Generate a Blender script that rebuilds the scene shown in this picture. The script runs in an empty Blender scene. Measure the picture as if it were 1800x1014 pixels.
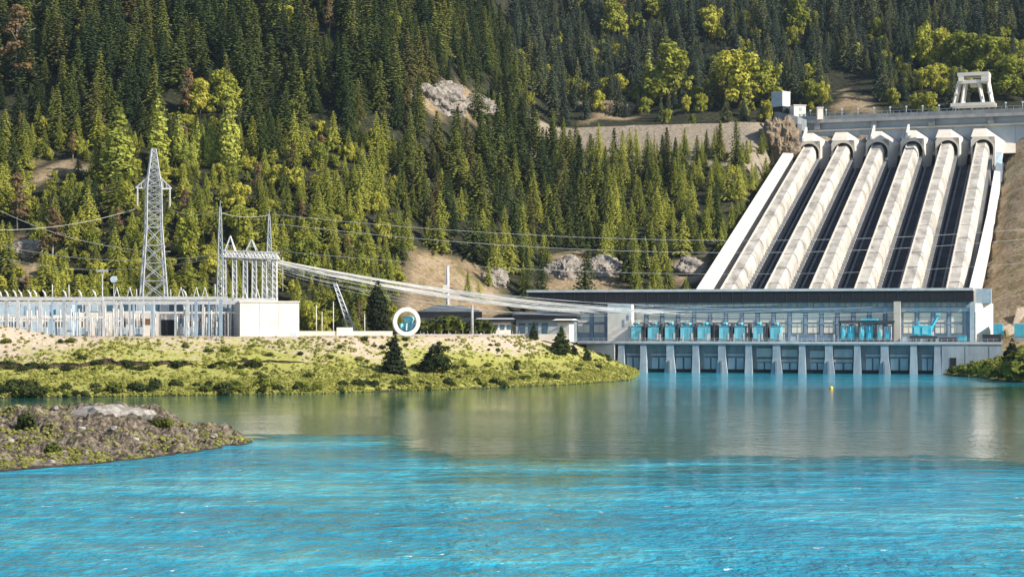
import bpy, bmesh, math, random
from mathutils import Vector, Matrix, Euler, noise
R = math.radians
rnd = random.Random(7)
scene = bpy.context.scene
col = scene.collection
F, HZ, CAMZ = 3250.0, 570.0, 17.0          # focal length and horizon row measured on the photograph, eye height above the river

def at(px, py, Y):
    return Vector(((px - 900) / F * Y, Y, CAMZ + (HZ - py) / F * Y))
def zat(py, Y): return CAMZ + (HZ - py) / F * Y
def proj(x, y, z): return 900 + x / y * F, HZ - (z - CAMZ) / y * F
def sstep(a, b, x):
    t = (x - a) / (b - a); t = 0 if t < 0 else 1 if t > 1 else t
    return t * t * (3 - 2 * t)
def interp(tab, x):
    if x <= tab[0][0]: return tab[0][1]
    for (a, p), (b, q) in zip(tab, tab[1:]):
        if x <= b: return p + (q - p) * (x - a) / (b - a)
    return tab[-1][1]
def ns(x, y, s, o=3, seed=0.0):
    return noise.fractal(Vector((x * s, y * s, seed)), 0.9, 2.1, o)

# ---------------------------------------------------------------- object helpers
def tag(o, label=None, cat=None, group=None, kind=None):
    if label: o['label'] = label
    if cat: o['category'] = cat
    if group: o['group'] = group
    if kind: o['kind'] = kind
    return o
def thing(name, label, cat, loc=(0, 0, 0), rz=0.0, group=None):
    o = bpy.data.objects.new(name, None); col.objects.link(o)
    o.empty_display_size = 0.5
    o.location = loc; o.rotation_euler = (0, 0, rz)
    return tag(o, label, cat, group)
def copy_tree(o, parent=None):
    c = o.copy(); col.objects.link(c)
    if parent: c.parent = parent
    for ch in list(o.children): copy_tree(ch, c)
    return c

class MB:
    def __init__(s): s.v = []; s.f = []; s.sm = []
    def add(s, vs, fs, smooth=False):
        n = len(s.v); s.v += [tuple(v) for v in vs]
        s.f += [tuple(i + n for i in f) for f in fs]; s.sm += [smooth] * len(fs)
        return s
    def box(s, x0, x1, y0, y1, z0, z1):
        return s.add([(x0,y0,z0),(x1,y0,z0),(x1,y1,z0),(x0,y1,z0),(x0,y0,z1),(x1,y0,z1),(x1,y1,z1),(x0,y1,z1)],
              [(3,2,1,0),(4,5,6,7),(0,1,5,4),(1,2,6,5),(2,3,7,6),(3,0,4,7)])
    def hexa(s, p):      # 8 corner points, bottom ring then top ring
        return s.add(p, [(3,2,1,0),(4,5,6,7),(0,1,5,4),(1,2,6,5),(2,3,7,6),(3,0,4,7)])
    def tube(s, pts, r, n=6, r2=None, cap=True, smooth=True):
        pts = [Vector(p) for p in pts]; rings = []
        m = len(pts)
        for i, p in enumerate(pts):
            d = (pts[min(i + 1, m - 1)] - pts[max(i - 1, 0)]).normalized()
            a = Vector((0, 0, 1)) if abs(d.z) < .9 else Vector((1, 0, 0))
            u = d.cross(a).normalized(); w = u.cross(d)
            rr = r if r2 is None else r + (r2 - r) * i / (m - 1)
            rings.append([p + (u * math.cos(2*math.pi*k/n) + w * math.sin(2*math.pi*k/n)) * rr for k in range(n)])
        vs = [v for g in rings for v in g]; fs = []
        for i in range(m - 1):
            for k in range(n):
                fs.append((i*n+k, i*n+(k+1) % n, (i+1)*n+(k+1) % n, (i+1)*n+k))
        s.add(vs, fs, smooth and n > 4)
        if cap:
            b = len(s.v) - len(vs)
            s.f += [tuple(b + k for k in range(n))[::-1], tuple(b + (m-1)*n + k for k in range(n))]; s.sm += [False, False]
        return s
    def bar(s, p, q, r): return s.tube([p, q], r, 4, smooth=False)
    def prism(s, poly, y0, y1):   # polygon in x,z swept along y
        n = len(poly)
        vs = [(x, y0, z) for x, z in poly] + [(x, y1, z) for x, z in poly]
        fs = [tuple(range(n)), tuple(range(2*n - 1, n - 1, -1))] + [(i, n + i, n + (i+1) % n, (i+1) % n) for i in range(n)]
        return s.add(vs, fs)
    def lathe(s, prof, n=16, c=(0, 0, 0)):
        vs = [(c[0] + r*math.cos(2*math.pi*k/n), c[1] + r*math.sin(2*math.pi*k/n), c[2] + z) for r, z in prof for k in range(n)]
        fs = [(i*n+k, i*n+(k+1) % n, (i+1)*n+(k+1) % n, (i+1)*n+k) for i in range(len(prof)-1) for k in range(n)]
        return s.add(vs, fs, True)
    def mesh(s, name, mat):
        me = bpy.data.meshes.new(name); me.from_pydata(s.v, [], s.f)
        me.polygons.foreach_set('use_smooth', s.sm)
        if mat: me.materials.append(mat)
        me.update(); return me
    def build(s, name, mat, parent=None, bevel=0):
        o = bpy.data.objects.new(name, s.mesh(name, mat)); col.objects.link(o)
        if parent: o.parent = parent
        if bevel:
            b = o.modifiers.new('b', 'BEVEL'); b.width = bevel; b.segments = 2; b.limit_method = 'ANGLE'
        return o

# ---------------------------------------------------------------- materials
class NT:
    def __init__(s, name):
        s.m = bpy.data.materials.new(name); s.m.use_nodes = True
        s.t = s.m.node_tree; s.t.nodes.clear()
        s.out = s.n('ShaderNodeOutputMaterial')
    def n(s, typ, **kw):
        nd = s.t.nodes.new(typ)
        for k, v in kw.items(): setattr(nd, k, v)
        return nd
    def l(s, a, b): s.t.links.new(a, b)
    def pos(s): return s.n('ShaderNodeNewGeometry').outputs['Position']
    def scaled(s, vec, sc):
        m = s.n('ShaderNodeVectorMath', operation='MULTIPLY'); s.l(vec, m.inputs[0]); m.inputs[1].default_value = sc
        return m.outputs[0]
    def noise(s, vec, scale, detail=4, rough=.55):
        t = s.n('ShaderNodeTexNoise'); t.inputs['Scale'].default_value = scale
        t.inputs['Detail'].default_value = detail; t.inputs['Roughness'].default_value = rough
        s.l(vec, t.inputs['Vector']); return t.outputs['Fac']
    def ramp(s, fac, stops):
        r = s.n('ShaderNodeValToRGB'); e = r.color_ramp.elements
        while len(e) < len(stops): e.new(.5)
        for q, (p, c) in zip(e, stops):
            q.position = p; q.color = (*c, 1) if not isinstance(c, (int, float)) else (c, c, c, 1)
        s.l(fac, r.inputs[0]); return r.outputs[0]
    def mix(s, fac, a, b):
        m = s.n('ShaderNodeMix', data_type='RGBA')
        for sock, v in ((m.inputs['Factor'], fac), (m.inputs['A'], a), (m.inputs['B'], b)):
            if hasattr(v, 'node'): s.l(v, sock)
            elif isinstance(v, (int, float)): sock.default_value = v
            else: sock.default_value = (*v, 1)
        return m.outputs['Result']
    def math(s, op, a, b=0.0, clamp=False):
        m = s.n('ShaderNodeMath', operation=op, use_clamp=clamp)
        for i, v in enumerate((a, b)):
            if hasattr(v, 'node'): s.l(v, m.inputs[i])
            else: m.inputs[i].default_value = v
        return m.outputs[0]
    def principled(s, colr, rough=.7, bump=None, bstr=.3, bdist=.1, metal=0, spec=.3):
        p = s.n('ShaderNodeBsdfPrincipled')
        if hasattr(colr, 'node'): s.l(colr, p.inputs['Base Color'])
        else: p.inputs['Base Color'].default_value = (*colr, 1)
        if hasattr(rough, 'node'): s.l(rough, p.inputs['Roughness'])
        else: p.inputs['Roughness'].default_value = rough
        p.inputs['Metallic'].default_value = metal
        p.inputs['Specular IOR Level'].default_value = spec
        if bump is not None:
            b = s.n('ShaderNodeBump'); b.inputs['Strength'].default_value = bstr; b.inputs['Distance'].default_value = bdist
            s.l(bump, b.inputs['Height']); s.l(b.outputs[0], p.inputs['Normal'])
        s.l(p.outputs[0], s.out.inputs[0]); return p

def surf(name, c1, c2=None, scale=.4, rough=.75, stretch=(1, 1, 1), bump=.0, metal=0, spec=.3, c3=None):
    """A weathered surface: two or three base colours mottled by noise in world space."""
    t = NT(name); c2 = c2 or tuple(x * .78 for x in c1)
    p = t.scaled(t.pos(), stretch)
    a = t.noise(p, scale, 5); b = t.noise(p, scale * 7, 3)
    f = t.math('ADD', t.math('MULTIPLY', a, .75), t.math('MULTIPLY', b, .25))
    c = t.ramp(f, [(.36, c2), (.6, c1)] if not c3 else [(.3, c3), (.45, c2), (.6, c1)])
    t.principled(c, rough, b if bump else None, bump or .3, .15, metal, spec)
    return t.m

def leaf(name, stops, trans=.3, dead=None):
    """Foliage: hue differs per tree (Object Info random) and per leaf clump (noise); light passes through the leaves."""
    t = NT(name)
    oi = t.n('ShaderNodeObjectInfo')
    base = t.ramp(oi.outputs['Random'], stops)
    k = t.noise(t.pos(), .45, 3)
    v = t.ramp(k, [(.3, .62), (.7, 1.25)])
    m = t.n('ShaderNodeMix', data_type='RGBA', blend_type='MULTIPLY'); m.inputs['Factor'].default_value = 1
    t.l(base, m.inputs['A']); t.l(v, m.inputs['B'])
    c = m.outputs['Result']
    d = t.n('ShaderNodeBsdfDiffuse'); tr = t.n('ShaderNodeBsdfTranslucent')
    t.l(c, d.inputs[0]); t.l(c, tr.inputs[0])
    ms = t.n('ShaderNodeMixShader'); ms.inputs[0].default_value = trans
    t.l(d.outputs[0], ms.inputs[1]); t.l(tr.outputs[0], ms.inputs[2]); t.l(ms.outputs[0], t.out.inputs[0])
    return t.m

MAT = dict(
    concrete = surf('concrete', (.60,.55,.48), (.50,.46,.40), .25, .85, bump=.15),
    penstock = surf('penstock_concrete', (.53,.49,.43), (.36,.335,.295), .22, .88, (1, .35, .35), .15, c3=(.17,.16,.145)),
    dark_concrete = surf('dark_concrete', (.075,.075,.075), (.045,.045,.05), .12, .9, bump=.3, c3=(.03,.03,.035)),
    dam_wall = surf('dam_wall_blue_shade', (.36,.42,.48), (.29,.35,.41), .15, .9, (1, 1, .4)),  # blue of sky-lit shade tinted into the wall's concrete colour
    grey_concrete = surf('grey_concrete', (.36,.36,.36), (.24,.25,.26), .3, .85, (1, 1, .3), .15),
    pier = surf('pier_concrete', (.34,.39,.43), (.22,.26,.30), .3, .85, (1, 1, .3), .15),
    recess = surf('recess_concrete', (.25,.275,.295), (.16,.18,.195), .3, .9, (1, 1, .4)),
    white = surf('white_paint', (.70,.66,.60), (.58,.55,.50), .3, .6),
    cream = surf('cream_panel', (.86,.80,.68), (.78,.72,.6), .3, .5),
    blue_grey = surf('blue_grey_paint', (.27,.36,.45), (.19,.27,.36), .4, .6),
    pale_blue = surf('pale_blue_panel', (.42,.52,.58), (.3,.4,.47), .5, .5),
    roof_dark = surf('dark_roof', (.014,.017,.022), (.009,.011,.014), .4, .7),
    roof_edge = surf('roof_edge_metal', (.55,.57,.58), (.42,.45,.47), .5, .5),
    roof_slate = surf('slate_roof', (.12,.14,.155), (.08,.095,.11), .4, .6),
    cyan = surf('cyan_paint', (.08,.54,.68), (.035,.38,.52), .55, .4),
    cyan_pale = surf('pale_cyan_paint', (.24,.64,.74), (.14,.54,.66), .6, .45),
    steel = surf('galvanised_steel', (.42,.45,.48), (.28,.31,.34), .8, .5, metal=.25),
    bright_steel = surf('pale_steel', (.54,.545,.55), (.38,.395,.41), .8, .5, metal=.1),
    dark_steel = surf('dark_steel', (.06,.065,.07), (.04,.045,.05), .6, .6),
    wire = surf('aluminium_wire', (.55,.54,.52), (.42,.42,.41), .3, .45, metal=.1),
    glaze = surf('brown_insulator', (.13,.08,.055), (.08,.05,.04), .9, .25),
    porcelain = surf('pale_insulator', (.62,.60,.56), (.5,.49,.47), .9, .3),
    window = surf('blue_window', (.045,.12,.19), (.025,.07,.12), .5, .15, spec=.6),
    grey_window = surf('grey_window', (.40,.43,.44), (.28,.31,.33), .35, .25, spec=.5),
    black = surf('dark_opening', (.02,.024,.026), (.012,.015,.017), .5, .8),
    bark = surf('bark', (.11,.085,.065), (.06,.045,.035), 1.2, .9, (1, 1, .25), .3),
    pale_bark = surf('pale_bark', (.30,.27,.23), (.2,.18,.15), 1.2, .9, (1, 1, .25), .3),
    rock = surf('pale_rock', (.31,.28,.245), (.19,.165,.14), .45, .9, bump=.6, c3=(.075,.065,.055)),
    brown_rock = surf('brown_rock', (.26,.20,.135), (.15,.115,.075), .45, .9, bump=.6, c3=(.06,.048,.035)),
    boulder = surf('weathered_boulder', (.36,.335,.305), (.21,.19,.17), .9, .9, bump=.7, c3=(.08,.07,.06)),
    yellow = surf('yellow_buoy_paint', (.75,.48,.04), (.6,.36,.03), 1.5, .5),
    rust = surf('rusty_steel', (.22,.11,.06), (.13,.07,.045), 1.2, .8),
)
MAT['conifer'] = leaf('conifer_needles', [(0, (.042,.064,.028)), (.35, (.068,.094,.032)), (.65, (.115,.138,.038)), (.88, (.19,.205,.045)), (1, (.13,.115,.05))], .25)
MAT['far_conifer'] = leaf('haze_tinted_needles', [(0, (.058,.080,.060)), (.5, (.095,.118,.075)), (.85, (.15,.165,.075)), (1, (.20,.21,.07))], .22)  # distance haze mixed into the needle colour as blue
MAT['young'] = leaf('young_conifer_needles', [(0, (.19,.215,.045)), (.5, (.32,.34,.065)), (1, (.45,.45,.09))], .35)
MAT['poplar'] = leaf('poplar_leaves', [(0, (.34,.375,.075)), (1, (.46,.48,.10))], .35)
MAT['broad'] = leaf('broadleaf_leaves', [(0, (.22,.25,.045)), (.5, (.37,.38,.065)), (1, (.52,.49,.085))], .35)
MAT['rusty'] = leaf('rusty_pine_needles', [(0, (.17,.13,.06)), (1, (.26,.17,.085))], .3)
MAT['shrub'] = leaf('shrub_leaves', [(0, (.075,.095,.025)), (.5, (.14,.165,.035)), (1, (.24,.26,.045))], .3)
MAT['dark_shrub'] = leaf('dark_shrub_leaves', [(0, (.030,.044,.018)), (1, (.065,.080,.028))], .2)
MAT['cypress'] = leaf('cypress_leaves', [(0, (.022,.032,.018)), (1, (.03,.04,.02))], .15)
# ---------------------------------------------------------------- frames of the place
TH = R(15); CT, ST = math.cos(TH), math.sin(TH)
X0, Y0 = 6.14, 668.56                         # front left corner of the powerhouse; u runs along its front, v into the hill
def W(u, v, z=0.0): return Vector((X0 + u*CT + v*ST, Y0 - u*ST + v*CT, z))
def uv(x, y): return (x - X0)*CT - (y - Y0)*ST, (x - X0)*ST + (y - Y0)*CT
def uof(px, v):
    k = (px - 900) / F
    return (k*(Y0 + v*CT) - X0 - v*ST) / (CT + k*ST)
def yuv(u, v): return Y0 - u*ST + v*CT
def zuv(py, u, v): return zat(py, yuv(u, v))

SHORE = [(-700,380),(-320,400),(-117.7,425),(-81.6,440),(-47.4,453),(-14.9,485),(16,521),(36.4,564),(44.4,642),(46,900)]
BANK = [(-40,-6),(0,-.15),(5,1.3),(24,3.2),(40,5.6),(44,6.9),(66,13.3),(76,13.6),(200,13.6)]
ZR = [(-60,12),(38,12),(50,22),(282,112),(291,119.5),(306,120),(330,124),(420,160),(900,360),(1500,500)]
ZL = [(612,13.6),(632,17),(690,46),(985,206),(1300,370),(1900,500)]
def dam_z(v): return 18.5 + (v - 45) * .3245    # concrete face under the penstocks
def ground(x, y):
    u, v = uv(x, y)
    ys = interp(SHORE, x) if x < 46 else (1e4 if v < 41 else 0)
    d = y - ys
    b = interp(BANK, d * .98 + 2.2 * ns(x, y, .03, 2, 5) * sstep(-2, 10, d) * sstep(72, 40, d))
    if x > 40 and v >= 41: b = 13.6
    if x < 44: b = min(b, interp([(2,13.6),(18,11.2),(30,6.2),(44,.6),(46,-2)], x)) if y < 690 and x > 0 and v < 40 else b
    b += 3.9 * sstep(-116, -142, x) * sstep(55, 66, d) * sstep(80, 70, d)
    if 147 - 60 < x and v < 60:                      # right bank
        r = interp([(-3,-4),(0,0),(6,2.2),(20,6),(34,11),(60,12)], x - 147 - 1.5*math.sin(y*.12) + max(0, y - 628) * -.1)
        b = max(b, min(r, 12) * (1 if u > 150 or v < -2 else 0)) if x > 144 else b
    wl = 1 - sstep(-75, 30, x)
    zr = interp(ZR, v)
    right = sstep(155, 162, u - (v - 45)*.035)
    if v > 45: zr += right * (dam_z(v) + 2.0 + .22*(u - 160) - zr) * sstep(310, 275, v)
    zl = interp(ZL, y)
    h = zr + (zl - zr) * wl
    lumps = ns(x, y, .011, 4, 2) * 6 * sstep(640, 720, y) * (1 if not (v > 225 and v < 330 and x > 0) else .25)
    if wl < .5 and v < 60: lumps *= sstep(40, 60, v)
    h += lumps
    if 50 < u < 187 and 36 < v < 292:                # cut for the concrete face, penstocks and the side slopes
        k = sstep(50, 57, u) * sstep(163, 157, u - (v - 45)*.035)
        h = h + (dam_z(v) - 4 - h) * k
    if 50 < u < 175 and 284 < v < 330: h = min(h, 112)
    z = b
    if h > 13.6 and (v > 38 or u < -6): z = b + (h - 13.6) if b >= 13 else max(b, h if d > 60 else b)
    if -25 < v < 42 and u > -2 and x < 150: z = min(z, 8.5 if v > -8 else z)
    if y < 700: z += .25 * ns(x, y, .25, 3, 9) * sstep(0, 6, d)
    return z
def hit(px, py, y0=405, y1=1800):
    """Where the line of sight through a photo pixel meets the ground."""
    y = y0
    while y < y1:
        p = at(px, py, y)
        if ground(p.x, p.y) >= p.z: return Vector((p.x, p.y, ground(p.x, p.y)))
        y += 1.5 if y < 700 else 4
    return at(px, py, y1)

# ---------------------------------------------------------------- ground cover of the terrain
def in_poly(px, py, poly):
    c = False; n = len(poly)
    for i in range(n):
        (x1, y1), (x2, y2) = poly[i], poly[(i + 1) % n]
        if (y1 > py) != (y2 > py) and px < (x2 - x1) * (py - y1) / (y2 - y1) + x1: c = not c
    return c
SAND = [  # bare earth and rock on the hillside
    [(712,448),(770,450),(850,462),(885,515),(890,545),(712,540)],
    [(968,452),(1030,440),(1105,490),(1112,512),(960,520)],
    [(735,172),(765,148),(830,158),(872,195),(860,208),(742,202)],
    [(1030,180),(1120,172),(1140,205),(1030,212)],
    [(55,282),(190,288),(185,300),(95,300),(80,330),(60,320)],
    [(20,415),(60,425),(75,470),(20,470)],[(1180,455),(1250,455),(1235,500),(1175,500)],[(1465,165),(1500,160),(1540,185),(1535,200),(1460,200)]]
def cover(x, y, z):
    """(sand, grass, gravel) weights at a point of the ground."""
    u, v = uv(x, y); px, py = proj(x, y, z)
    px += 14 * ns(x, y, .06, 3, 4); py += 9 * ns(x, y, .06, 3, 8)
    sand = grass = gravel = 0
    if y > 600:
        for p in SAND:
            if in_poly(px, py, p): sand = 1
        if x > 10 and 228 < v < 310 and u < 60: gravel = 1
        if u > 153 + max(0, v-45)*.035 and v > 20 and v < 290: sand = 1
        if u > 40 and v > 282 and v < 330: gravel = 1
    else: grass = 1
    return sand, grass, gravel

def terrain(name, mat, xs, ys, drop=None, step=None):
    vs, fs, cs = [], [], []
    nx = len(xs)
    for y in ys:
        for x in xs:
            z = ground(x, y); c = cover(x, y, z)
            if drop and drop(x, y): z -= 3.0
            vs.append((x, y, z)); cs.append(c)
    for j in range(len(ys) - 1):
        for i in range(nx - 1):
            a = j*nx + i; fs.append((a, a+1, a+1+nx, a+nx))
    me = bpy.data.meshes.new(name); me.from_pydata(vs, [], fs)
    at_ = me.color_attributes.new('cover', 'FLOAT_COLOR', 'POINT')
    at_.data.foreach_set('color', [q for c in cs for q in (*c, 1)])
    me.polygons.foreach_set('use_smooth', [True]*len(fs)); me.materials.append(mat)
    o = bpy.data.objects.new(name, me); col.objects.link(o); return tag(o, kind='structure')

def ground_material():
    t = NT('hillside_ground')
    p = t.pos()
    a = t.n('ShaderNodeVertexColor', layer_name='cover')
    sp = t.n('ShaderNodeSeparateColor'); t.l(a.outputs[0], sp.inputs[0])
    n1 = t.noise(p, .06, 6); n2 = t.noise(p, .5, 5, .65)
    litter = t.ramp(n2, [(.35, (.016,.018,.011)), (.55, (.034,.036,.02)), (.75, (.075,.068,.036))])
    sand = t.ramp(t.math('ADD', t.math('MULTIPLY', n1, .5), t.math('MULTIPLY', n2, .5)), [(.36, (.13,.09,.055)), (.48, (.235,.175,.105)), (.6, (.33,.26,.175))])
    tuft = t.ramp(t.noise(p, .22, 4), [(.56, 0.0), (.62, .75)])
    sand = t.mix(tuft, sand, (.13,.125,.04))
    grav = t.ramp(n2, [(.35, (.20,.165,.12)), (.65, (.31,.265,.205))])
    c = t.mix(sp.outputs[0], litter, sand); c = t.mix(sp.outputs[2], c, grav)
    t.principled(c, .95, n2, .8, 1.0, 0, .1); return t.m
def bank_material():
    """Dry pale earth with patches and tufts of yellow-green grass, darker damp soil at the waterline."""
    t = NT('river_bank_ground')
    p = t.pos()
    big = t.noise(t.scaled(p, (1, .8, 1)), .05, 5, .6); mid = t.noise(p, .32, 5, .65); fine = t.noise(p, 1.6, 4, .7)
    xyz = t.n('ShaderNodeSeparateXYZ'); t.l(p, xyz.inputs[0]); z = xyz.outputs[2]
    earth = t.ramp(fine, [(.3, (.33,.25,.18)), (.55, (.50,.41,.32)), (.75, (.62,.54,.45))])
    grass = t.ramp(fine, [(.3, (.17,.18,.04)), (.5, (.30,.30,.075)), (.7, (.45,.43,.15))])
    low = t.math('MULTIPLY', t.math('SUBTRACT', 7.5, z), .028)
    f = t.math('ADD', t.math('ADD', t.math('MULTIPLY', big, .55), t.math('MULTIPLY', mid, .55)), low)
    k = t.ramp(f, [(.40, 0.0), (.53, 1.0)])
    c = t.mix(k, earth, grass)
    damp = t.ramp(z, [(.25, 1.0), (.6, 0.0)])
    c = t.mix(damp, c, (.05,.05,.025))
    t.principled(c, .95, fine, .9, .35, 0, .1); return t.m

def frange(a, b, s):
    n = int(round((b - a) / s)); return [a + (b - a) * i / n for i in range(n + 1)]
def bankzone(x, y): return y < 606 and -236 < x < 40
hill_xs = frange(-520, 820, 7); hill_ys = frange(598, 1790, 7)
hillside = terrain('hillside', ground_material(), hill_xs, hill_ys, lambda x, y: (y < 606 and x < 150) or (uv(x, y)[1] < 10 and x < 146))
BM = bank_material()
river_bank = terrain('river_bank', BM, frange(-240, 47.5, 1.6), frange(392, 612, 1.6))
right_bank = terrain('river_bank', BM, frange(142, 232, 1.5), frange(480, 668, 1.5))
far_bank = terrain('river_bank', BM, frange(-760, -237, 12), frange(380, 610, 8))

bed = MB().add([(-1600,-500,-7),(1600,-500,-7),(1600,720,-7),(-1600,720,-7)], [(0,1,2,3)]).build('river_bed', MAT['rock'])
tag(bed, kind='structure')

# ---------------------------------------------------------------- river
def water_material():
    t = NT('river_water')
    p = t.pos()
    xyz = t.n('ShaderNodeSeparateXYZ'); t.l(p, xyz.inputs[0]); x, y = xyz.outputs[0], xyz.outputs[1]
    warp = t.noise(t.scaled(p, (.35, 1, 1)), .028, 5, .6)
    # wind-ruffled reach on the camera's side; its edge swings upstream towards the islet
    edge = t.math('ADD', 220, t.math('MULTIPLY', t.math('SUBTRACT', -7, x), 3.6))
    edge = t.math('MINIMUM', t.math('MAXIMUM', edge, 220), 284)
    dd = t.math('SUBTRACT', t.math('ADD', edge, t.math('MULTIPLY', t.math('ADD', t.math('SUBTRACT', warp, .5), t.math('MULTIPLY', t.math('SUBTRACT', t.noise(t.scaled(p, (.5, 1, 1)), .16, 4, .7), .5), .45)), 150)), y)
    ruf = t.math('DIVIDE', t.math('ADD', dd, 12), 34, True)
    race = t.math('MULTIPLY', t.math('DIVIDE', t.math('SUBTRACT', t.math('ADD', y, t.math('MULTIPLY', warp, 120)), 545), 45, True),
                  t.math('DIVIDE', t.math('SUBTRACT', x, 28), 14, True))
    pw = t.n('ShaderNodeVectorMath', operation='ADD'); t.l(p, pw.inputs[0]); wn = t.n('ShaderNodeTexNoise'); wn.inputs['Scale'].default_value = .12; t.l(p, wn.inputs['Vector']); t.l(t.scaled(wn.outputs['Color'], (1.0, 1.0, 0)), pw.inputs[1]); pw = pw.outputs[0]
    w1 = t.noise(t.scaled(pw, (.85, .62, 1)), .42, 4, .54)
    w2 = t.noise(t.scaled(pw, (.9, .55, 1)), 1.3, 3, .6)
    w3 = t.noise(t.scaled(p, (.5, 1, 1)), .07, 3, .5)
    gust = t.ramp(t.noise(t.scaled(p, (.6, 1, 1)), .022, 4, .6), [(.35, .45), (.65, 1.25)])
    waves = t.math('MULTIPLY', t.math('ADD', t.math('MULTIPLY', w1, .75), t.math('MULTIPLY', w2, .4)), gust)
    amp = t.math('ADD', t.math('MULTIPLY', ruf, 1.0), t.math('ADD', .15, t.math('MULTIPLY', race, .35)))
    hgt = t.math('ADD', t.math('MULTIPLY', waves, amp), t.math('MULTIPLY', w3, t.math('MULTIPLY', ruf, 1.5)))
    tone = t.noise(t.scaled(p, (.5, 1.0, 1)), .035, 4, .6)
    calm = t.mix(tone, (.010,.070,.062), (.022,.11,.085))
    lively = t.ramp(t.math('ADD', t.math('MULTIPLY', tone, .6), t.math('MULTIPLY', w1, .4)), [(.36, (.0,.18,.30)), (.5, (.004,.30,.44)), (.62, (.08,.46,.56))])
    c = t.mix(t.math('MAXIMUM', ruf, t.math('MULTIPLY', race, .9)), calm, lively)
    foam_sparkle = t.ramp(t.noise(t.scaled(p, (.5, .42, 1)), .9, 4, .7), [(.665, 0.0), (.69, 1.0)])  # white flecks: whitecaps and painted sparkle in one mask
    c = t.mix(t.math('MULTIPLY', foam_sparkle, ruf), c, (.75,.8,.8))
    pr = t.principled(c, .07, hgt, 1.0, 1.0, 0, .38)
    pr.inputs['IOR'].default_value = 1.33
    t.l(t.math('SUBTRACT', .62, t.math('MULTIPLY', ruf, .26)), pr.inputs['Specular IOR Level'])
    return t.m
river = MB().add([(-1500,-480,0),(1500,-480,0),(1500,705,0),(-1500,705,0)], [(0,1,2,3)]).build('river', water_material())
tag(river, kind='structure')

# ---------------------------------------------------------------- islet in the foreground
ISF = [(-90,196),(-58.7,212),(-49,227),(-44.5,238),(-40,250),(-38.6,262),(-38.0,268)]
def islet_z(x, y):
    # a low tongue of rubble: front edge by table, spine further back
    yf = interp([(-130,186),(-90,197),(-60,211),(-49.5,226),(-44,239),(-39,256),(-36.9,264)], x)
    yb = interp([(-130,300),(-90,296),(-58,292),(-50,290),(-46,284),(-41,278),(-37.5,269),(-36.9,264)], x)
    w = yb - yf
    if w <= 0: return -2.5
    t = (y - yf) / w
    if t < 0 or t > 1: return max(-3, -abs(t if t < 0 else t - 1) * w * .5) - .2
    prof = interp([(0,0),(.06,.16),(.3,.42),(.62,.92),(.75,1),(.88,.7),(1,0)], t)
    hm = interp([(-130,5.6),(-75,4.7),(-62,4.9),(-53,4.7),(-49,2.9),(-44,2.1),(-40,1.3),(-38,.5),(-36.9,.0)], x)
    z = prof * hm
    return z + (ns(x, y, .22, 5, 3) * 1.5 + (.5 - abs(ns(x, y, .75, 4, 6))) * 1.1 + (.3 - abs(ns(x, y, 2.2, 2, 16))) * .3 - .45) * min(1, 5*t, 5*(1-t)) - .15
def islet():
    xs, ys = frange(-100, -34, .4), frange(190, 300, .5)
    vs = [(x, y, islet_z(x, y)) for y in ys for x in xs]; nx = len(xs)
    fs = [(j*nx+i, j*nx+i+1, (j+1)*nx+i+1, (j+1)*nx+i) for j in range(len(ys)-1) for i in range(nx-1)
          if max(vs[j*nx+i][2], vs[(j+1)*nx+i+1][2]) > -2]
    t = NT('islet_rubble'); p = t.pos()
    xyz = t.n('ShaderNodeSeparateXYZ'); t.l(p, xyz.inputs[0]); z = xyz.outputs[2]
    a = t.noise(p, .22, 5, .65); b = t.noise(p, 1.1, 5, .7); f = t.noise(p, 3, 3, .7)
    dark = t.ramp(b, [(.36, (.022,.018,.014)), (.5, (.095,.078,.058)), (.64, (.24,.20,.155))])
    pale = t.ramp(b, [(.32, (.09,.08,.07)), (.48, (.30,.27,.24)), (.66, (.50,.47,.43))])
    k = t.ramp(t.math('ADD', t.math('MULTIPLY', z, .17), t.math('MULTIPLY', a, .7)), [(1.05, 0.0), (1.28, .85)])
    c = t.mix(k, dark, pale)
    g = t.ramp(t.noise(p, .33, 4, .6), [(.57, 0.0), (.63, 1.0)])
    c = t.mix(t.math('MULTIPLY', g, t.ramp(z, [(.4, 1.0), (.9, .25)])), c, t.ramp(f, [(.35, (.12,.14,.02)), (.65, (.30,.32,.045))]))
    c = t.mix(t.ramp(z, [(.05, 1.0), (.3, 0.0)]), c, (.03,.026,.022))
    t.principled(c, .92, b, .9, .4, 0, .15)
    me = bpy.data.meshes.new('rock_islet'); me.from_pydata(vs, [], fs); me.materials.append(t.m)
    me.polygons.foreach_set('use_smooth', [False]*len(fs))
    o = bpy.data.objects.new('rock_islet', me); col.objects.link(o); tag(o, kind='structure')
    return o
islet()
# ---------------------------------------------------------------- dam: concrete face, penstocks, intake heads, crest wall
RP = 4.15                                                   # outer radius of a penstock
VB, VT = 34, 278
AX0, AX1 = 26.0 - 11*.3245, 101.7                            # axis height at the two ends
U0 = [65.1 + 16.6*i - .35 for i in range(6)]                 # lower ends; the pipes splay a little to the right going up
U1 = [72.2 + 16.7*i for i in range(6)]
PLAN = math.atan2(U1[0] - U0[0], VT - VB)
SL = (AX1 - AX0) / (VT - VB)

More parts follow.
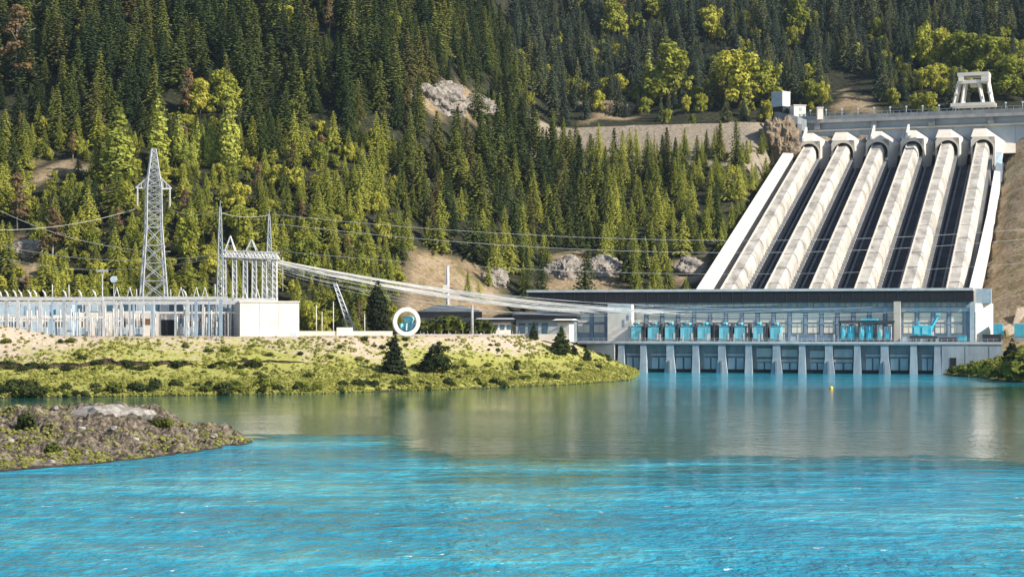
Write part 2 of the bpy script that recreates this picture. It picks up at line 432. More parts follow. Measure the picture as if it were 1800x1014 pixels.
# concrete slope under the pipes, with drain channels between them
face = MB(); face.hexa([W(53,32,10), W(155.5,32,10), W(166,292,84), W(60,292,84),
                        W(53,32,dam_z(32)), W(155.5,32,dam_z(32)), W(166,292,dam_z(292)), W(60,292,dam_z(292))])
dam_face = thing('dam_face', 'dark concrete slope under the six penstocks', 'dam face', W(53, 32, 18))
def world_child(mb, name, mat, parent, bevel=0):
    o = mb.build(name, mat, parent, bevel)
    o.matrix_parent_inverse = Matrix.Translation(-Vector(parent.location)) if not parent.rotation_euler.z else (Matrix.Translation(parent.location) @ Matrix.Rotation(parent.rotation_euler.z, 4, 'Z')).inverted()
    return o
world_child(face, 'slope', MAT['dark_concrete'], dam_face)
for i in range(5):
    for du, h in ((6.3, .9), (10.4, .7)):
        a = W(U0[i]+du, 34, dam_z(34)+h/2); b = W(U1[i]+du, 276, dam_z(276)+h/2)
        world_child(MB().bar(a, b, .5), 'channel_wall', MAT['grey_concrete'], dam_face)

def penstock(i):
    t = thing('penstock', PEN[i], 'penstock', W(U0[i], VB, AX0), -(TH + 0) - PLAN + 0.0, 'six penstocks down the dam face')
    L = math.hypot(U1[i]-U0[i], VT+8-VB)
    # encased pipe: rounded back with a flat walkway on top and a plinth below
    prof = [(-3.7,-6.5),(-3.65,-.5),(-3.4,1.6),(-2.8,2.9),(-2.1,3.6),(1.7,3.9),(2.5,3.2),(3.25,1.8),(3.6,-.2),(3.7,-6.5)]
    n = len(prof); segs = 25; vs = []; fs = []; sm = []
    for k in range(segs + 1):
        y = L*k/segs
        vs += [(x, y, z + SL*y) for x, z in prof]
    m = MB()
    for k in range(segs):
        fs += [(k*n+q, k*n+q+1, (k+1)*n+q+1, (k+1)*n+q) for q in range(n-1)]
    fs += [tuple(range(n))[::-1], tuple(segs*n + q for q in range(n))]
    m.add(vs, fs); m.build('pipe', MAT['penstock'], t)
    for k in range(1, 13):                                   # expansion collars standing a little proud
        y = L*k/13
        c = MB()
        o2 = [(x*1.05, z*1.04 + .1) for x, z in prof[1:-1]]
        q = len(o2)
        c.add([(x, y-.35, z + SL*(y-.35)) for x, z in o2] + [(x, y+.35, z + SL*(y+.35)) for x, z in o2],
              [(j, j+1, q+j+1, q+j) for j in range(q-1)])
        c.build('collar', MAT['penstock'], t)
    kerb = MB(); kerb.hexa([(-2.6,0,3.0),(-2.15,0,3.0),(-2.15,L,3.0+SL*L),(-2.6,L,3.0+SL*L),(-2.6,0,4.15),(-2.15,0,4.15),(-2.15,L,4.15+SL*L),(-2.6,L,4.15+SL*L)])
    kerb.build('walkway_kerb', MAT['concrete'], t)
    st = MB()                                                # stair flight beside the pipe, on its right flank
    ns_ = 60
    for k in range(ns_):
        y = L*k/ns_; z = SL*y
        st.box(3.75, 5.2, y, y+L/ns_-.02, z-5.9, z-2.4 + SL*L/ns_*.5)
    st.build('stair', MAT['grey_concrete'], t)
    return t
PEN = ['broad pale concrete penstock next to the white slab wall, leftmost of the six',
       'pale concrete penstock second from the white slab wall',
       'pale concrete penstock third from the left, ending under a head with an upright fin',
       'pale concrete penstock third from the right, ending under a head with an upright fin',
       'pale concrete penstock second from the brown hillside, under a square grey topped head',
       'pale concrete penstock beside the brown hillside, rightmost of the six']
for i in range(6): penstock(i)

HEAD = ['white intake head above the leftmost penstock, sloping left edge lit',
        'white hooded intake head on the second penstock from the left',
        'hooded intake head with an upright fin, on the third penstock from the left',
        'hooded intake head with an upright fin, on the third penstock from the right',
        'square grey topped intake head on the penstock second from the right',
        'square grey topped intake head on the rightmost penstock, at the end of the row']
def intake_head(i):
    t = thing('intake_head', HEAD[i], 'intake head', W(U1[i], VT, AX1), -TH, 'six intake heads along the dam')
    h = MB()
    # front arch ring from the legs to the gable outline
    N = 14; ri = 4.25
    arc = [(-ri*math.cos(math.pi*k/N), ri*math.sin(math.pi*k/N) - .2) for k in range(N+1)]
    arc = [(-ri, -5.5)] + arc + [(ri, -6.5)]
    def outer(x, z):
        if z < -4: return (-5.0, -5.5) if x < 0 else (4.9, -8.0)
        a = math.atan2(z + .2, x)
        ex = 5.0 if x < 0 else 4.9; ez = 5.4
        k = min(ex / max(abs(math.cos(a)), 1e-6), ez / max(math.sin(a), 1e-6))
        return (math.cos(a)*k, -.2 + math.sin(a)*k)
    out = [outer(*p) for p in arc]
    m = len(arc)
    vs = [(x, -3, z) for x, z in arc] + [(x, -3, z) for x, z in out] + [(x, 9, z+3.5) for x, z in arc]
    h.add(vs, [(j, j+1, m+j+1, m+j) for j in range(m-1)] + [(j+1, j, 2*m+j, 2*m+j+1) for j in range(m-1)])
    zt = 5.2
    # roof faces: sloping grey front, lit right chamfer, left flank
    A, B = (-5, -3, zt), (1.8, -3, zt)
    C, D = (1.2, 3.4, 9.3), (-3.9, 3.4, 9.3)
    E = (1.2, 16, 9.7); G = (-3.9, 16, 9.7)
    P1 = (4.95, -3, 1.6); P2 = (9.0, 2.4, 3.4); P3 = (9.3, 16, 4.6)
    Q1 = (4.95, -3, -7.2); Q2 = (7.6, .8, -6.9); Q3 = (7.6, 16, -3.6)
    L1 = (-5, -3, -5.5); L2 = (-5, 16, 1); L3 = (-5, 16, zt)
    h.add([A,B,C,D,E,G,P1,P2,P3,Q1,Q2,Q3,L1,L2,L3],
          [(0,1,2,3),(3,2,4,5),(1,6,7,2),(2,7,8,4),(6,9,10,7),(7,10,11,8),(0,3,5,14),(12,0,14,13)])
    h.add([(4.9,-3,zt), P1, B], [(0,1,2)])
    h.build('hood', MAT['concrete'], t)
    lk = MB()                                                # strut block to the next head
    lk.hexa([(7.6,1.6,-1.6),(9.7 if i < 5 else 13.4,1.6,-1.6),(9.7 if i < 5 else 13.4,14,-1.6),(7.6,14,-1.6),
             (7.9,4.4,3.3),(9.7 if i < 5 else 13.4,4.4,2.7),(9.7 if i < 5 else 13.4,14,3.0),(7.9,14,3.6)])
    lk.build('link_block', MAT['concrete'], t)
    if i in (0, 2, 3):
        f = MB(); f.hexa([(-2.9,-3.6,5),(-2.1,-3.6,5),(-1.6,6,10.2),(-2.4,6,10.2),(-2.9,-3.6,6.4),(-2.1,-3.6,6.4),(-1.6,6,12.2),(-2.4,6,12.2)])
        f.build('fin', MAT['white'], t)
    t.scale = (1.14, 1.14, 1.14)
for i in range(6): intake_head(i)

# white slab wall left of the pipes and the thin kinked wall on the right
def strip_wall(name, label, cat, pts, width, h, mat):
    t = thing(name, label, cat, W(*pts[0]))
    m = MB()
    for (a, b) in zip(pts, pts[1:]):
        (u0,v0,z0), (u1,v1,z1) = a, b
        m.hexa([W(u0,v0,z0-h), W(u0+width,v0,z0-h), W(u1+width,v1,z1-h), W(u1,v1,z1-h), W(u0,v0,z0), W(u0+width,v0,z0-.5), W(u1+width,v1,z1-.5), W(u1,v1,z1)])
    world_child(m, 'wall', mat, t); return t
def slab_pt(px, py, v): u = uof(px, v); return (u, v, zuv(py, u, v))
strip_wall('slab_wall', 'smooth white concrete slab running down the slope left of the penstocks', 'retaining wall',
           [slab_pt(1213,525,36), slab_pt(1377,268,268)], 4.9, 9, MAT['white'])
MB()
sw = strip_wall('side_wall', 'thin kinked white wall between the rightmost penstock and the brown hillside', 'retaining wall',
           [slab_pt(1704,505,44), slab_pt(1719,445,98), slab_pt(1735,375,165), slab_pt(1748,300,238)], 2.6, 9, MAT['white'])
pu, _, pzz = slab_pt(1750, 286, 246); pzt = slab_pt(1750, 266, 262)[2]
world_child(MB().hexa([W(pu,246,pzz-9), W(pu+3,246,pzz-9), W(pu+3,266,pzz-3), W(pu,266,pzz-3), W(pu,246,pzz), W(pu+3,246,pzz-.6), W(pu+3,266,pzt), W(pu,266,pzt)]), 'pier_block', MAT['pale_blue'], sw)

# crest wall
THD = R(20)
DL = at(1412, 210, 940); DL.z = 86
CZ = zat(202, 940)
def DW(a, b, z=0.0): return Vector((DL.x + a*math.cos(THD) + b*math.sin(THD), DL.y - a*math.sin(THD) + b*math.cos(THD), z))
dam = thing('concrete_dam', 'long concrete dam wall tinted blue for shade across the top of the penstocks', 'dam', DL, -THD)
LEN = 190
ct = CZ - 86
MB().box(0, LEN, 0, 14, -6, ct-4.8).build('wall', MAT['dam_wall'], dam)
for k in range(13):
    MB().box(k*15+14.2, k*15+14.5, -.12, -.01, 0, ct-9).build('joint', MAT['grey_concrete'], dam)
MB().hexa([(0,-1.6,ct-9.0),(LEN,-1.6,ct-9.0),(LEN,-.02,ct-9.0),(0,-.02,ct-9.0),(0,-1.6,ct-8.2),(LEN,-1.6,ct-8.2),(LEN,-.02,ct-8.2),(0,-.02,ct-8.2)]).build('ledge', MAT['concrete'], dam)
MB().box(-4, LEN, -3.0, 15, ct-4.78, ct-3.2).build('crest_slab', MAT['grey_concrete'], dam)
par = MB().box(-4, LEN, -3.0, -2.5, ct-3.18, ct-1.2); par.build('parapet', MAT['recess'], dam)
rl = MB()
for k in range(66): rl.box(k*2.9-3.6, k*2.9-3.4, -2.9, -2.7, ct-1.18, ct-.1)
rl.box(-4, LEN, -2.95, -2.65, ct-.1, ct+.05); rl.build('railing', MAT['blue_grey'], dam)
for k in range(7): MB().box(6+k*28.5, 9+k*28.5, -2.6, -.05, ct-8.1, ct-4.8).build('bracket', MAT['recess'], dam)
lp = None
for k in range(15):
    p = DW(4 + k*8.0, -2.0, CZ - 3.2)
    if lp is None:
        lp = thing('crest_lamp', 'short pale lamp post standing on the parapet of the dam crest', 'lamp post', p, 0, 'lamp posts along the dam crest')
        MB().tube([(0,0,0),(0,0,4.6)], .16, 6).build('post', MAT['steel'], lp)
        MB().box(-.45,.45,-.4,.4,4.6,5.3).build('lamp', MAT['pale_blue'], lp)
    else:
        q = copy_tree(lp); q.location = p

# gantry crane on the crest
gc = at(1710, 186, 0.1); YG = 880
g = thing('gantry_crane', 'white splayed leg gantry crane standing on the dam crest', 'gantry crane', at(1710, 187, YG), -THD)
S_ = YG / F
def gx(px): return (px - 1710) * S_
def gz(py): return (187 - py) * S_
for dy in (0, 7):
    for (xa, xb) in ((1676, 1686), (1690, 1697), (1728, 1719), (1743, 1735)):
        MB().tube([(gx(xa),dy,0),(gx(xb),dy,gz(142))], .75, 4, smooth=False).build('leg', MAT['white'], g)
for y in (184, 187):
    pass
MB().box(gx(1672), gx(1748), -1.2, .9, .1, gz(181)).build('sill_beam', MAT['white'], g)
MB().box(gx(1672), gx(1748), 6.2, 8.4, .1, gz(181)).build('sill_beam', MAT['white'], g)
MB().box(gx(1684), gx(1738), -1.5, 8.6, gz(134), gz(128)).build('top_beam', MAT['white'], g)
MB().box(gx(1686), gx(1737), -1.1, .8, gz(147), gz(141)).build('cross_beam', MAT['white'], g)
MB().box(gx(1725), gx(1738), -1.45, 7, gz(145), gz(134.2)).build('cab', MAT['white'], g)
MB().box(gx(1686), gx(1695), -1.45, 7, gz(143), gz(134.2)).build('machine_house', MAT['cream'], g)
MB().box(gx(1705), gx(1716), 1.2, 5, gz(152), gz(141)).build('hoist', MAT['white'], g)
MB().box(gx(1679), gx(1685), -1.3, 0.6, gz(166), gz(163)).build('brace', MAT['white'], g)
MB().box(gx(1736), gx(1742), -1.3, 0.6, gz(166), gz(163)).build('brace', MAT['white'], g)

# buildings at the left abutment
def hut(name, label, px0, px1, py0, py1, Y, depth, rz, wall, roof, win=None):
    p = at((px0 + px1)/2, py1, Y); t = thing(name, label, 'building', p, rz)
    k = Y / F; hw = (px1 - px0)*k/2; h = (py1 - py0)*k
    MB().box(-hw, hw, 0, depth, -4, h).build('wall', wall, t)
    MB().box(-hw-.3, hw+.3, -.3, depth+.3, h+.002, h+.4).build('roof', roof, t)
    if win:
        for (a, b, c, d) in win: MB().box(hw*a, hw*b, -.08, -.01, h*c, h*d).build('window', MAT['grey_window'], t)
    return t
tw = thing('valve_tower', 'tower block coloured sunlit white and shaded blue on the left end of the dam', 'tower', at(1376, 188, 945), R(-48))
MB().box(-5.0, 2.2, -3.0, 3.2, -.02, 7.2).build('cabin', MAT['pale_blue'], tw)  # blue colour stands in for shade on the sides away from the sun
MB().box(-5.2, 2.4, -3.2, 3.4, 7.22, 7.6).build('roof', MAT['white'], tw)
MB().box(2.21, 2.3, -2.8, 3.0, .2, 7.0).build('sunlit_end', MAT['white'], tw)  # white sheet puts the sunlit side into colour
MB().box(-4.5, 2.0, -2.5, 2.8, -7, -.03).build('base', MAT['black'], tw)
hut('crest_hut', 'small square white hut beside the blue tower on the dam end', 1395, 1417, 186, 200, 938, 6, R(12), MAT['white'], MAT['white'], [(-.1,.35,.35,.75)])
hut('crest_kiosk', 'tiny white kiosk on the dam crest right of the square hut', 1437, 1447, 190, 196, 932, 3, R(0), MAT['white'], MAT['white'])
ab = thing('abutment_wall', 'dark curved retaining wall below the tower at the left dam end', 'retaining wall', at(1390, 212, 940))
m = MB()
pts = [(1362,222,936,197),(1368,217,934,197),(1385,214,931,201),(1402,216,930,205),(1418,222,933,211)]
for (a, b) in zip(pts, pts[1:]):
    p0, p1 = at(a[0], a[1], a[2]), at(b[0], b[1], b[2]); q0, q1 = at(a[0], a[3], a[2]), at(b[0], b[3], b[2])
    o = Vector((0, 4, 0)); p0.z -= 3; p1.z -= 3
    m.hexa([p0, p1, p1+o, p0+o, q0, q1, q1+o, q0+o])
world_child(m, 'wall', MAT['recess'], ab)
world_child(MB().hexa([at(1401,245,928), at(1409,250,927), at(1409,250,931), at(1401,245,932), at(1402,217,928), at(1410,219,927), at(1410,219,931), at(1402,217,932)]), 'end_post', MAT['white'], ab)
# ---------------------------------------------------------------- powerhouse
PH = thing('powerhouse', 'long low power station with a dark flat roof and blue grey columns at the water', 'power station', W(0, 0, 0), -TH)
FV = 12.0                                            # facade plane behind the front edge of the deck
def pz(py, v=FV, u=80): return zuv(py, u, v)
ZR_, ZF, ZC, ZB1, ZB2 = pz(508), pz(531), pz(541), pz(549), pz(566)
ZD = pz(600, 0)                                       # deck level
UL, UR = -3.1, 155.4
# roof: dark deep fascia under a thin bright edge; left end tapers
rf = MB(); rf.hexa([(UL+3,FV-2.2,ZF),(UR,FV-2.2,ZF),(UR,FV+26,ZF),(UL+3,FV+26,ZF),(UL,FV-2.2,ZR_-.9),(UR,FV-2.2,ZR_-.9),(UR,FV+26,ZR_-.9),(UL,FV+26,ZR_-.9)])
roof = rf.build('roof', MAT['roof_dark'], PH)
MB().box(UL-.3, UR+.3, FV-2.5, FV+26.3, ZR_-.88, ZR_).build('roof_edge', MAT['roof_edge'], roof)
for k in range(40): MB().box(3+k*3.85, 3.12+k*3.85, FV-2.3, FV-2.21, ZF+.05, ZR_-1.1).build('roof_seam', MAT['dark_steel'], roof)
MB().box(0, UR-.5, FV+.6, FV+24, ZD+.01, ZF-.01).build('wall', MAT['pale_blue'], PH)
cols = [uof(p, FV) for p in range(1136, 1700, 28)]
left_cols = [uof(p, FV) for p in (950, 975, 1012, 1040, 1066)]
allc = left_cols + cols
for i, u in enumerate(allc):
    MB().box(u-.5, u+.5, FV-.15, FV+.58, ZD+.02, ZF-.03).build('column', MAT['blue_grey'], PH)
ends = allc + [uof(1703, FV)]
for i in range(len(allc)):
    a, b = ends[i] + .55, ends[i+1] - .55
    if b - a < 1: continue
    f = MB().box(a, b, FV+.2, FV+.57, ZC+.1, ZF-.3).build('clerestory_window', MAT['grey_window'], PH)
    MB().box((a+b)/2-.07, (a+b)/2+.07, FV+.1, FV+.19, ZC+.1, ZF-.3).build('mullion', MAT['dark_steel'], f)
    w1 = MB().box(a+.25, b-.25, FV+.15, FV+.57, pz(566), pz(550)).build('window_panel', MAT['cream'], PH)
    MB().box(a+.25, b-.25, FV+.08, FV+.14, pz(558.4), pz(557.6)).build('glazing_bar', MAT['pale_blue'], w1)
    w2 = MB().box(a+.25, b-.25, FV+.15, FV+.57, pz(585), pz(570)).build('window_panel', MAT['cream'], PH)
    MB().box((a+b)/2-.05, (a+b)/2+.05, FV+.08, FV+.14, pz(585), pz(570)).build('glazing_bar', MAT['pale_blue'], w2)
MB().box(0, UR-.5, FV-.5, FV-.18, pz(548.5), pz(541.5)).build('crane_beam', MAT['pale_blue'], PH)
MB().box(0, UR-.5, FV-.3, FV-.17, pz(569.5), pz(567.8)).build('band', MAT['blue_grey'], PH)
# stair tower at the left, wide pillar, right end block
tu0, tu1 = uof(1069, FV-5), uof(1111, FV-5)
twr = MB().box(tu0, tu1, FV-6, FV-.95, ZD-.5, pz(534, FV-6)).build('stair_tower', MAT['white'], PH)
MB().box(tu0+.05, tu1-.05, FV-6.12, FV-6.01, pz(548, FV-6), pz(535, FV-6)).build('panel', MAT['pale_blue'], twr)
MB().box(tu1-3.2, tu1-2.5, FV-6.1, FV-6.01, pz(574, FV-6), pz(562, FV-6)).build('window', MAT['blue_grey'], twr)
MB().box(tu1-1.6, tu1-.9, FV-6.1, FV-6.01, pz(562, FV-6), pz(552, FV-6)).build('window', MAT['blue_grey'], twr)
MB().box(uof(1571, FV-3), uof(1583, FV-3), FV-3.2, FV-.95, ZD+.01, pz(530.8, FV-3)).build('pillar', MAT['concrete'], PH)
MB().box(uof(1705, FV), uof(1713, FV), FV-1.2, FV-.1, ZD+.02, ZF-.05).build('end_pier', MAT['pale_blue'], PH)
# the end block turns its face to the sun
eb = MB(); x0, x1 = uof(1715, FV), uof(1745, FV)
eb.hexa([(x0,FV-1,ZD),(x1,FV+6,ZD),(x1,FV+22,ZD),(x0,FV+22,ZD),(x0,FV-1,pz(534)),(x1,FV+6,pz(534.5)),(x1,FV+22,pz(534.5)),(x0,FV+22,pz(534))])
blk = eb.build('end_block', MAT['white'], PH)
MB().box(x0+.2, x0+5.2, FV+1.5, FV+20, pz(533.9), pz(509)).build('plant_room', MAT['pale_blue'], PH)
# deck, edge strip and railing
d0 = uof(1016, 0)
deck = MB().box(d0, uof(1762, 0), -.6, FV+.55, ZD-1.2, ZD).build('deck', MAT['grey_concrete'], PH)
MB().box(d0, uof(1762, 0), -.75, -.61, ZD-.75, ZD-.1).build('deck_edge', MAT['roof_edge'], deck)
rl = MB()
k = d0
while k < uof(1755, 0):
    rl.box(k-.06, k+.06, -.5, -.38, ZD, ZD+1.15); k += 1.9
rl.box(d0, uof(1755, 0), -.48, -.4, ZD+1.05, ZD+1.15); rl.box(d0, uof(1755, 0), -.48, -.4, ZD+.5, ZD+.58)
rl.build('railing', MAT['bright_steel'], PH)
for i, px in enumerate((1124, 1160, 1200, 1243, 1290, 1334, 1378, 1402, 1434, 1466)):
    MB().box(uof(px,0)-.22, uof(px,0)+.22, .2, .6, ZD+.01, ZD+2.6).build('bollard_post', MAT['bright_steel'], PH)
# draft tube piers over the tailrace
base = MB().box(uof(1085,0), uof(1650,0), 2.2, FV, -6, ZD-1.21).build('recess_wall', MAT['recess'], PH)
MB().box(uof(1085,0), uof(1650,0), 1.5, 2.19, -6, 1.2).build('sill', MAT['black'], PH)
piers = [1092, 1131, 1178, 1223, 1269, 1316, 1365, 1410, 1457, 1507, 1555, 1606, 1648]
for i, px in enumerate(piers):
    u = uof(px, 0); dbl = i in (2, 4, 6, 8, 10)
    m = MB()
    hw, bw = (1.1, 1.5) if not dbl else (1.3, 2.7)
    zt = ZD-1.21; zm = pz(622, 0) if not dbl else pz(628, 0)
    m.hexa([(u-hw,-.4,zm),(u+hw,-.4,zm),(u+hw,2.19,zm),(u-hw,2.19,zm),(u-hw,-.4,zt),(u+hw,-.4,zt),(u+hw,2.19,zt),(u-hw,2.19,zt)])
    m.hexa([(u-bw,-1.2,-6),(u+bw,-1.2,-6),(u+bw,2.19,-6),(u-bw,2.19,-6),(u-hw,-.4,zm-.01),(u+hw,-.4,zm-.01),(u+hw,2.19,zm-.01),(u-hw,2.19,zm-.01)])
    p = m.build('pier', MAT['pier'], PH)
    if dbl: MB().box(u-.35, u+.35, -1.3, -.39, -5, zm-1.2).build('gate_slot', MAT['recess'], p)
for i in range(len(piers)-1):
    u0, u1 = uof(piers[i], 0)+1.6, uof(piers[i+1], 0)-1.6
    if i % 2 == 1: u0 += 1
    gate = MB()
    if i in (5, 6, 7, 8):
        gate.box(u0, u1, 1.0, 2.18, pz(628-i*.6%2,0), pz(612+(i*7%5),0)); gate.box(u0, u1, 1.2, 2.18, pz(636,0), pz(631,0))
        gate.build('stop_gate', MAT['grey_concrete'], PH)
    else:
        gate.box(u0, u1, 1.5, 2.18, pz(626,0), pz(622,0)); gate.build('gate_beam', MAT['pier'], PH)
    for (a, b) in ((.05, .45), (.55, .95)):
        MB().box(u0+(u1-u0)*a, u0+(u1-u0)*b, 1.3, 2.17, 1.25, pz(637.5 if i in (5,6,7,8) else 629, 0)).build('lower_panel', MAT['pier'], PH)
rw = MB().box(uof(1650,0)+1, uof(1762,0), -.5, FV, -6, ZD-1.22).build('side_wall', MAT['pier'], PH)
MB().box(uof(1670,0), uof(1681,0), -.62, -.51, pz(648,0), pz(627,0)).build('door', MAT['black'], rw)
for px in (1697, 1739): MB().box(uof(px,0)-.1, uof(px,0)+.1, -.58, -.51, 0, ZD-1.3).build('joint', MAT['recess'], rw)
lw = MB(); a0, a1 = uof(1028, -1), uof(1080, -1)
lw.hexa([(a0,1.5,2),(a1,-.9,2),(a1,6,2),(a0,6,2),(a0,1.5,ZD-1.22),(a1,-.9,ZD-1.22),(a1,6,ZD-1.22),(a0,6,ZD-1.22)])
lw.build('retaining_wall', MAT['white'], PH)

# ---------------------------------------------------------------- transformers on the deck
def transformer():
    t = thing('transformer', 'x', 'transformer')
    MB().box(-2.6, 2.6, 0, 3.4, .35, 5.9).build('tank', MAT['cyan'], t, .08)
    r = MB()
    for k in range(9): r.box(-2.5+k*.56, -2.16+k*.56, -.7, -.02, .6, 5.5)
    r.build('radiator', MAT['cyan_pale'], t)
    MB().box(-2.45, -.9, -.78, -.71, 1.0, 5.2).build('panel', MAT['cyan_pale'], t); MB().box(1.5, 2.4, -.8, -.71, .5, 3.2).build('control_cubicle', MAT['porcelain'], t)
    MB().box(-2.7, 2.7, -.2, 3.5, 5.92, 6.08).build('cover', MAT['blue_grey'], t)
    MB().box(-2.9, 2.9, -.6, 3.8, .02, .33).build('plinth', MAT['grey_concrete'], t)
    MB().tube([(-2.2,2.2,6.9),(1.2,2.2,6.9)], .55, 10).build('conservator', MAT['cyan'], t)
    for x in (-1.5, .6): MB().box(x-.12, x+.12, 2.0, 2.4, 5.9, 6.5).build('bracket', MAT['cyan'], t)
    for x in (-.9, .3, 1.6):
        b = MB(); b.lathe([(.12,5.2),(.24,5.4),(.13,5.6),(.24,5.8),(.13,6.0),(.24,6.2),(.12,6.4),(.06,7.3)], 8, (x, .9, .7)); b.build('bushing', MAT['glaze'], t)
    MB().box(2.62, 3.0, .3, 1.6, .6, 4.6).build('marshalling_box', MAT['porcelain'], t)
    return t
TX = [(1110,1129,'cyan transformer just right of the white stair tower'),(1139,1160,'cyan transformer second from the white stair tower'),
      (1169,1189,'cyan transformer third from the white stair tower'),(1196,1221,'wide cyan transformer fourth from the white stair tower'),
      (1226,1251,'wide cyan transformer left of the dark gap in the transformer row'),(1264,1284,'cyan transformer right of the dark gap in the transformer row'),
      (1291,1311,'cyan transformer third from the right end of the row'),(1324,1343,'cyan transformer second from the right end of the row'),
      (1354,1374,'cyan transformer at the right end of the row of transformers')]
t0 = None
for k, (a, b, lab) in enumerate(TX):
    t = transformer() if t0 is None else copy_tree(t0)
    t0 = t0 or t
    t['label'] = lab; t['group'] = 'cyan transformers along the power station deck'
    u = (uof(a, 5) + uof(b, 5)) / 2; t.location = W(u, 4.5, ZD); t.rotation_euler.z = -TH
    s_ = (uof(b, 5) - uof(a, 5)) / 5.4; t.scale = (s_, 1, .88 + .04*rnd.random())
fw0 = None
for k in range(8):
    u = (uof(TX[k][1], 5) + uof(TX[k+1][0], 5)) / 2
    if k == 4: u -= .4
    if fw0 is None:
        fw0 = tag(MB().box(-.35, .35, 0, 5.5, 0, 6.3).build('fire_wall', MAT['dark_concrete']), 'dark fire wall standing between two cyan transformers', 'fire wall', 'fire walls between the transformers'); o = fw0
    else: o = fw0.copy(); col.objects.link(o)
    o.location = W(u, 3.6, ZD); o.rotation_euler.z = -TH
o = tag(MB().box(-1.3,1.3,0,2.4,0,5.4).box(-1.5,1.5,-.2,2.6,5.41,5.7).build('equipment_cabinet', MAT['dark_steel'], bevel=.05), 'dark brown cabinet in the gap of the cyan transformer row', 'cabinet')
o.location = W(uof(1256,5), 4.5, ZD); o.rotation_euler.z = -TH

# switchgear frame with cyan units at the right
sf = thing('switchgear_rack', 'dark steel frame with a heavy top beam over pale cyan units', 'steel frame', W(uof(1476,4), 4, ZD), -TH)
wid = uof(1569,4) - uof(1476,4)
for x in (0, wid*.36, wid*.68, wid):
    MB().box(x-.2, x+.2, 0, .5, .01, 6.4).build('post', MAT['dark_steel'], sf); MB().box(x-.2, x+.2, 3.4, 3.9, .01, 6.4).build('post', MAT['dark_steel'], sf)
MB().box(-.5, wid+.5, -.1, 4, 6.41, 7.3).build('top_beam', MAT['dark_steel'], sf)
MB().box(wid*.4, wid*.72, -.2, 3, 7.31, 8.0).build('tray', MAT['cyan'], sf)
un = [(1477,1486,'white faced cyan unit at the left end under the dark steel frame',MAT['cyan_pale']),(1488,1502,'deep cyan unit second under the dark steel frame',MAT['cyan']),
      (1508,1519,'pale cyan unit in the middle under the dark steel frame',MAT['cyan_pale']),(1522,1535,'grey cyan unit right of the middle under the dark steel frame',MAT['cyan']),
      (1541,1551,'white faced unit second from the right under the dark steel frame',MAT['white']),(1553,1567,'pale blue unit at the right end under the dark steel frame',MAT['pale_blue'])]
for (a, b, lab, mt) in un:
    w_ = uof(b,4.6) - uof(a,4.6)
    t = thing('switchgear_unit', lab, 'switchgear', W(uof(a,4.6), 4.7, ZD), -TH, 'switchgear units under the dark steel frame')
    h = rnd.uniform(5.2, 6.0)
    MB().box(0, w_, 0, 2.4, .6, h).build('cabinet', mt, t, .06)
    MB().box(.1, w_-.1, .1, 2.2, .02, .59).build('plinth', MAT['dark_steel'], t)
    MB().box(w_*.25, w_*.75, -.5, -.01, 1.2, h*.55).build('cooler', MAT['cyan'], t)
    MB().tube([(w_*.5,-.2,h*.55),(w_*.5,-.2,h+.3)], .13, 6).build('pipe', MAT['cyan_pale'], t)

# mobile crane parked on the deck
mc = thing('mobile_crane', 'cyan crane with a raised slanting jib parked on the deck', 'crane', W(uof(1599,4), 4, ZD), -TH)
MB().box(0, 9.4, 0, 2.6, 1.0, 2.0).build('chassis', MAT['dark_steel'], mc, .06)
MB().box(.8, 7.4, .1, 2.5, 2.02, 5.6).build('body', MAT['cyan'], mc, .15)
MB().box(1.5, 3.2, -.05, .08, 2.6, 5.0).build('panel', MAT['cyan_pale'], mc); MB().box(4.2, 6.0, -.05, .08, 2.6, 5.0).build('panel', MAT['cyan_pale'], mc)
MB().box(2.8, 3.3, 1, 1.6, 5.6, 7.2).build('stack', MAT['cyan'], mc)
MB().tube([(6.4,1.2,3.2),(9.6,1.2,9.2)], .62, 4, r2=.42, smooth=False).build('jib', MAT['cyan'], mc)
MB().box(9.0, 10.2, .7, 1.7, 9.0, 9.9).build('jib_head', MAT['cyan_pale'], mc)
MB().box(6.4, 8.0, .3, 2.3, 2.03, 3.4).build('cab', MAT['porcelain'], mc, .1)
for x in (1.2, 3.0, 6.6, 8.2):
    MB().tube([(x,-.25,.55),(x,.35,.55)], .55, 12).build('wheel', MAT['black'], mc); MB().tube([(x,2.3,.55),(x,2.85,.55)], .55, 12).build('wheel', MAT['black'], mc)
def deck_box(name, label, cat, px0, px1, h, v, dep, mt, lid):
    t = thing(name, label, cat, W(uof(px0, v), v, ZD), -TH); w_ = uof(px1, v) - uof(px0, v)
    MB().box(0, w_, 0, dep, .2, h).build('body', mt, t, .06)
    MB().box(-.1, w_+.1, -.1, dep+.1, h+.002, h+.18).build('lid', lid, t)
    m = MB()
    for k in range(int(w_/.6)): m.box(k*.6+.2, k*.6+.32, -.07, -.005, .4, h-.2)
    m.build('rib', mt, t); MB().box(.2, w_-.2, .2, dep-.2, .005, .198).build('skid', MAT['dark_steel'], t)
    return t
deck_box('dark_skip', 'low dark blue skip at the right end of the deck', 'skip', 1727, 1760, 2.4, 1.5, 3, MAT['dark_steel'], MAT['dark_steel'])
deck_box('blue_chest', 'small bright blue chest on the deck near the crane', 'chest', 1684, 1699, 2.0, 6, 2, MAT['cyan'], MAT['blue_grey'])
deck_box('flat_trailer', 'dark flat trailer left of the blue chest on the deck', 'trailer', 1650, 1682, 1.6, 6, 2.4, MAT['dark_steel'], MAT['blue_grey'])
deck_box('cooling_unit', 'long low grey cooling bank on the deck left of the steel frame', 'cooler', 1400, 1470, 2.2, 5, 2.2, MAT['blue_grey'], MAT['grey_concrete'])
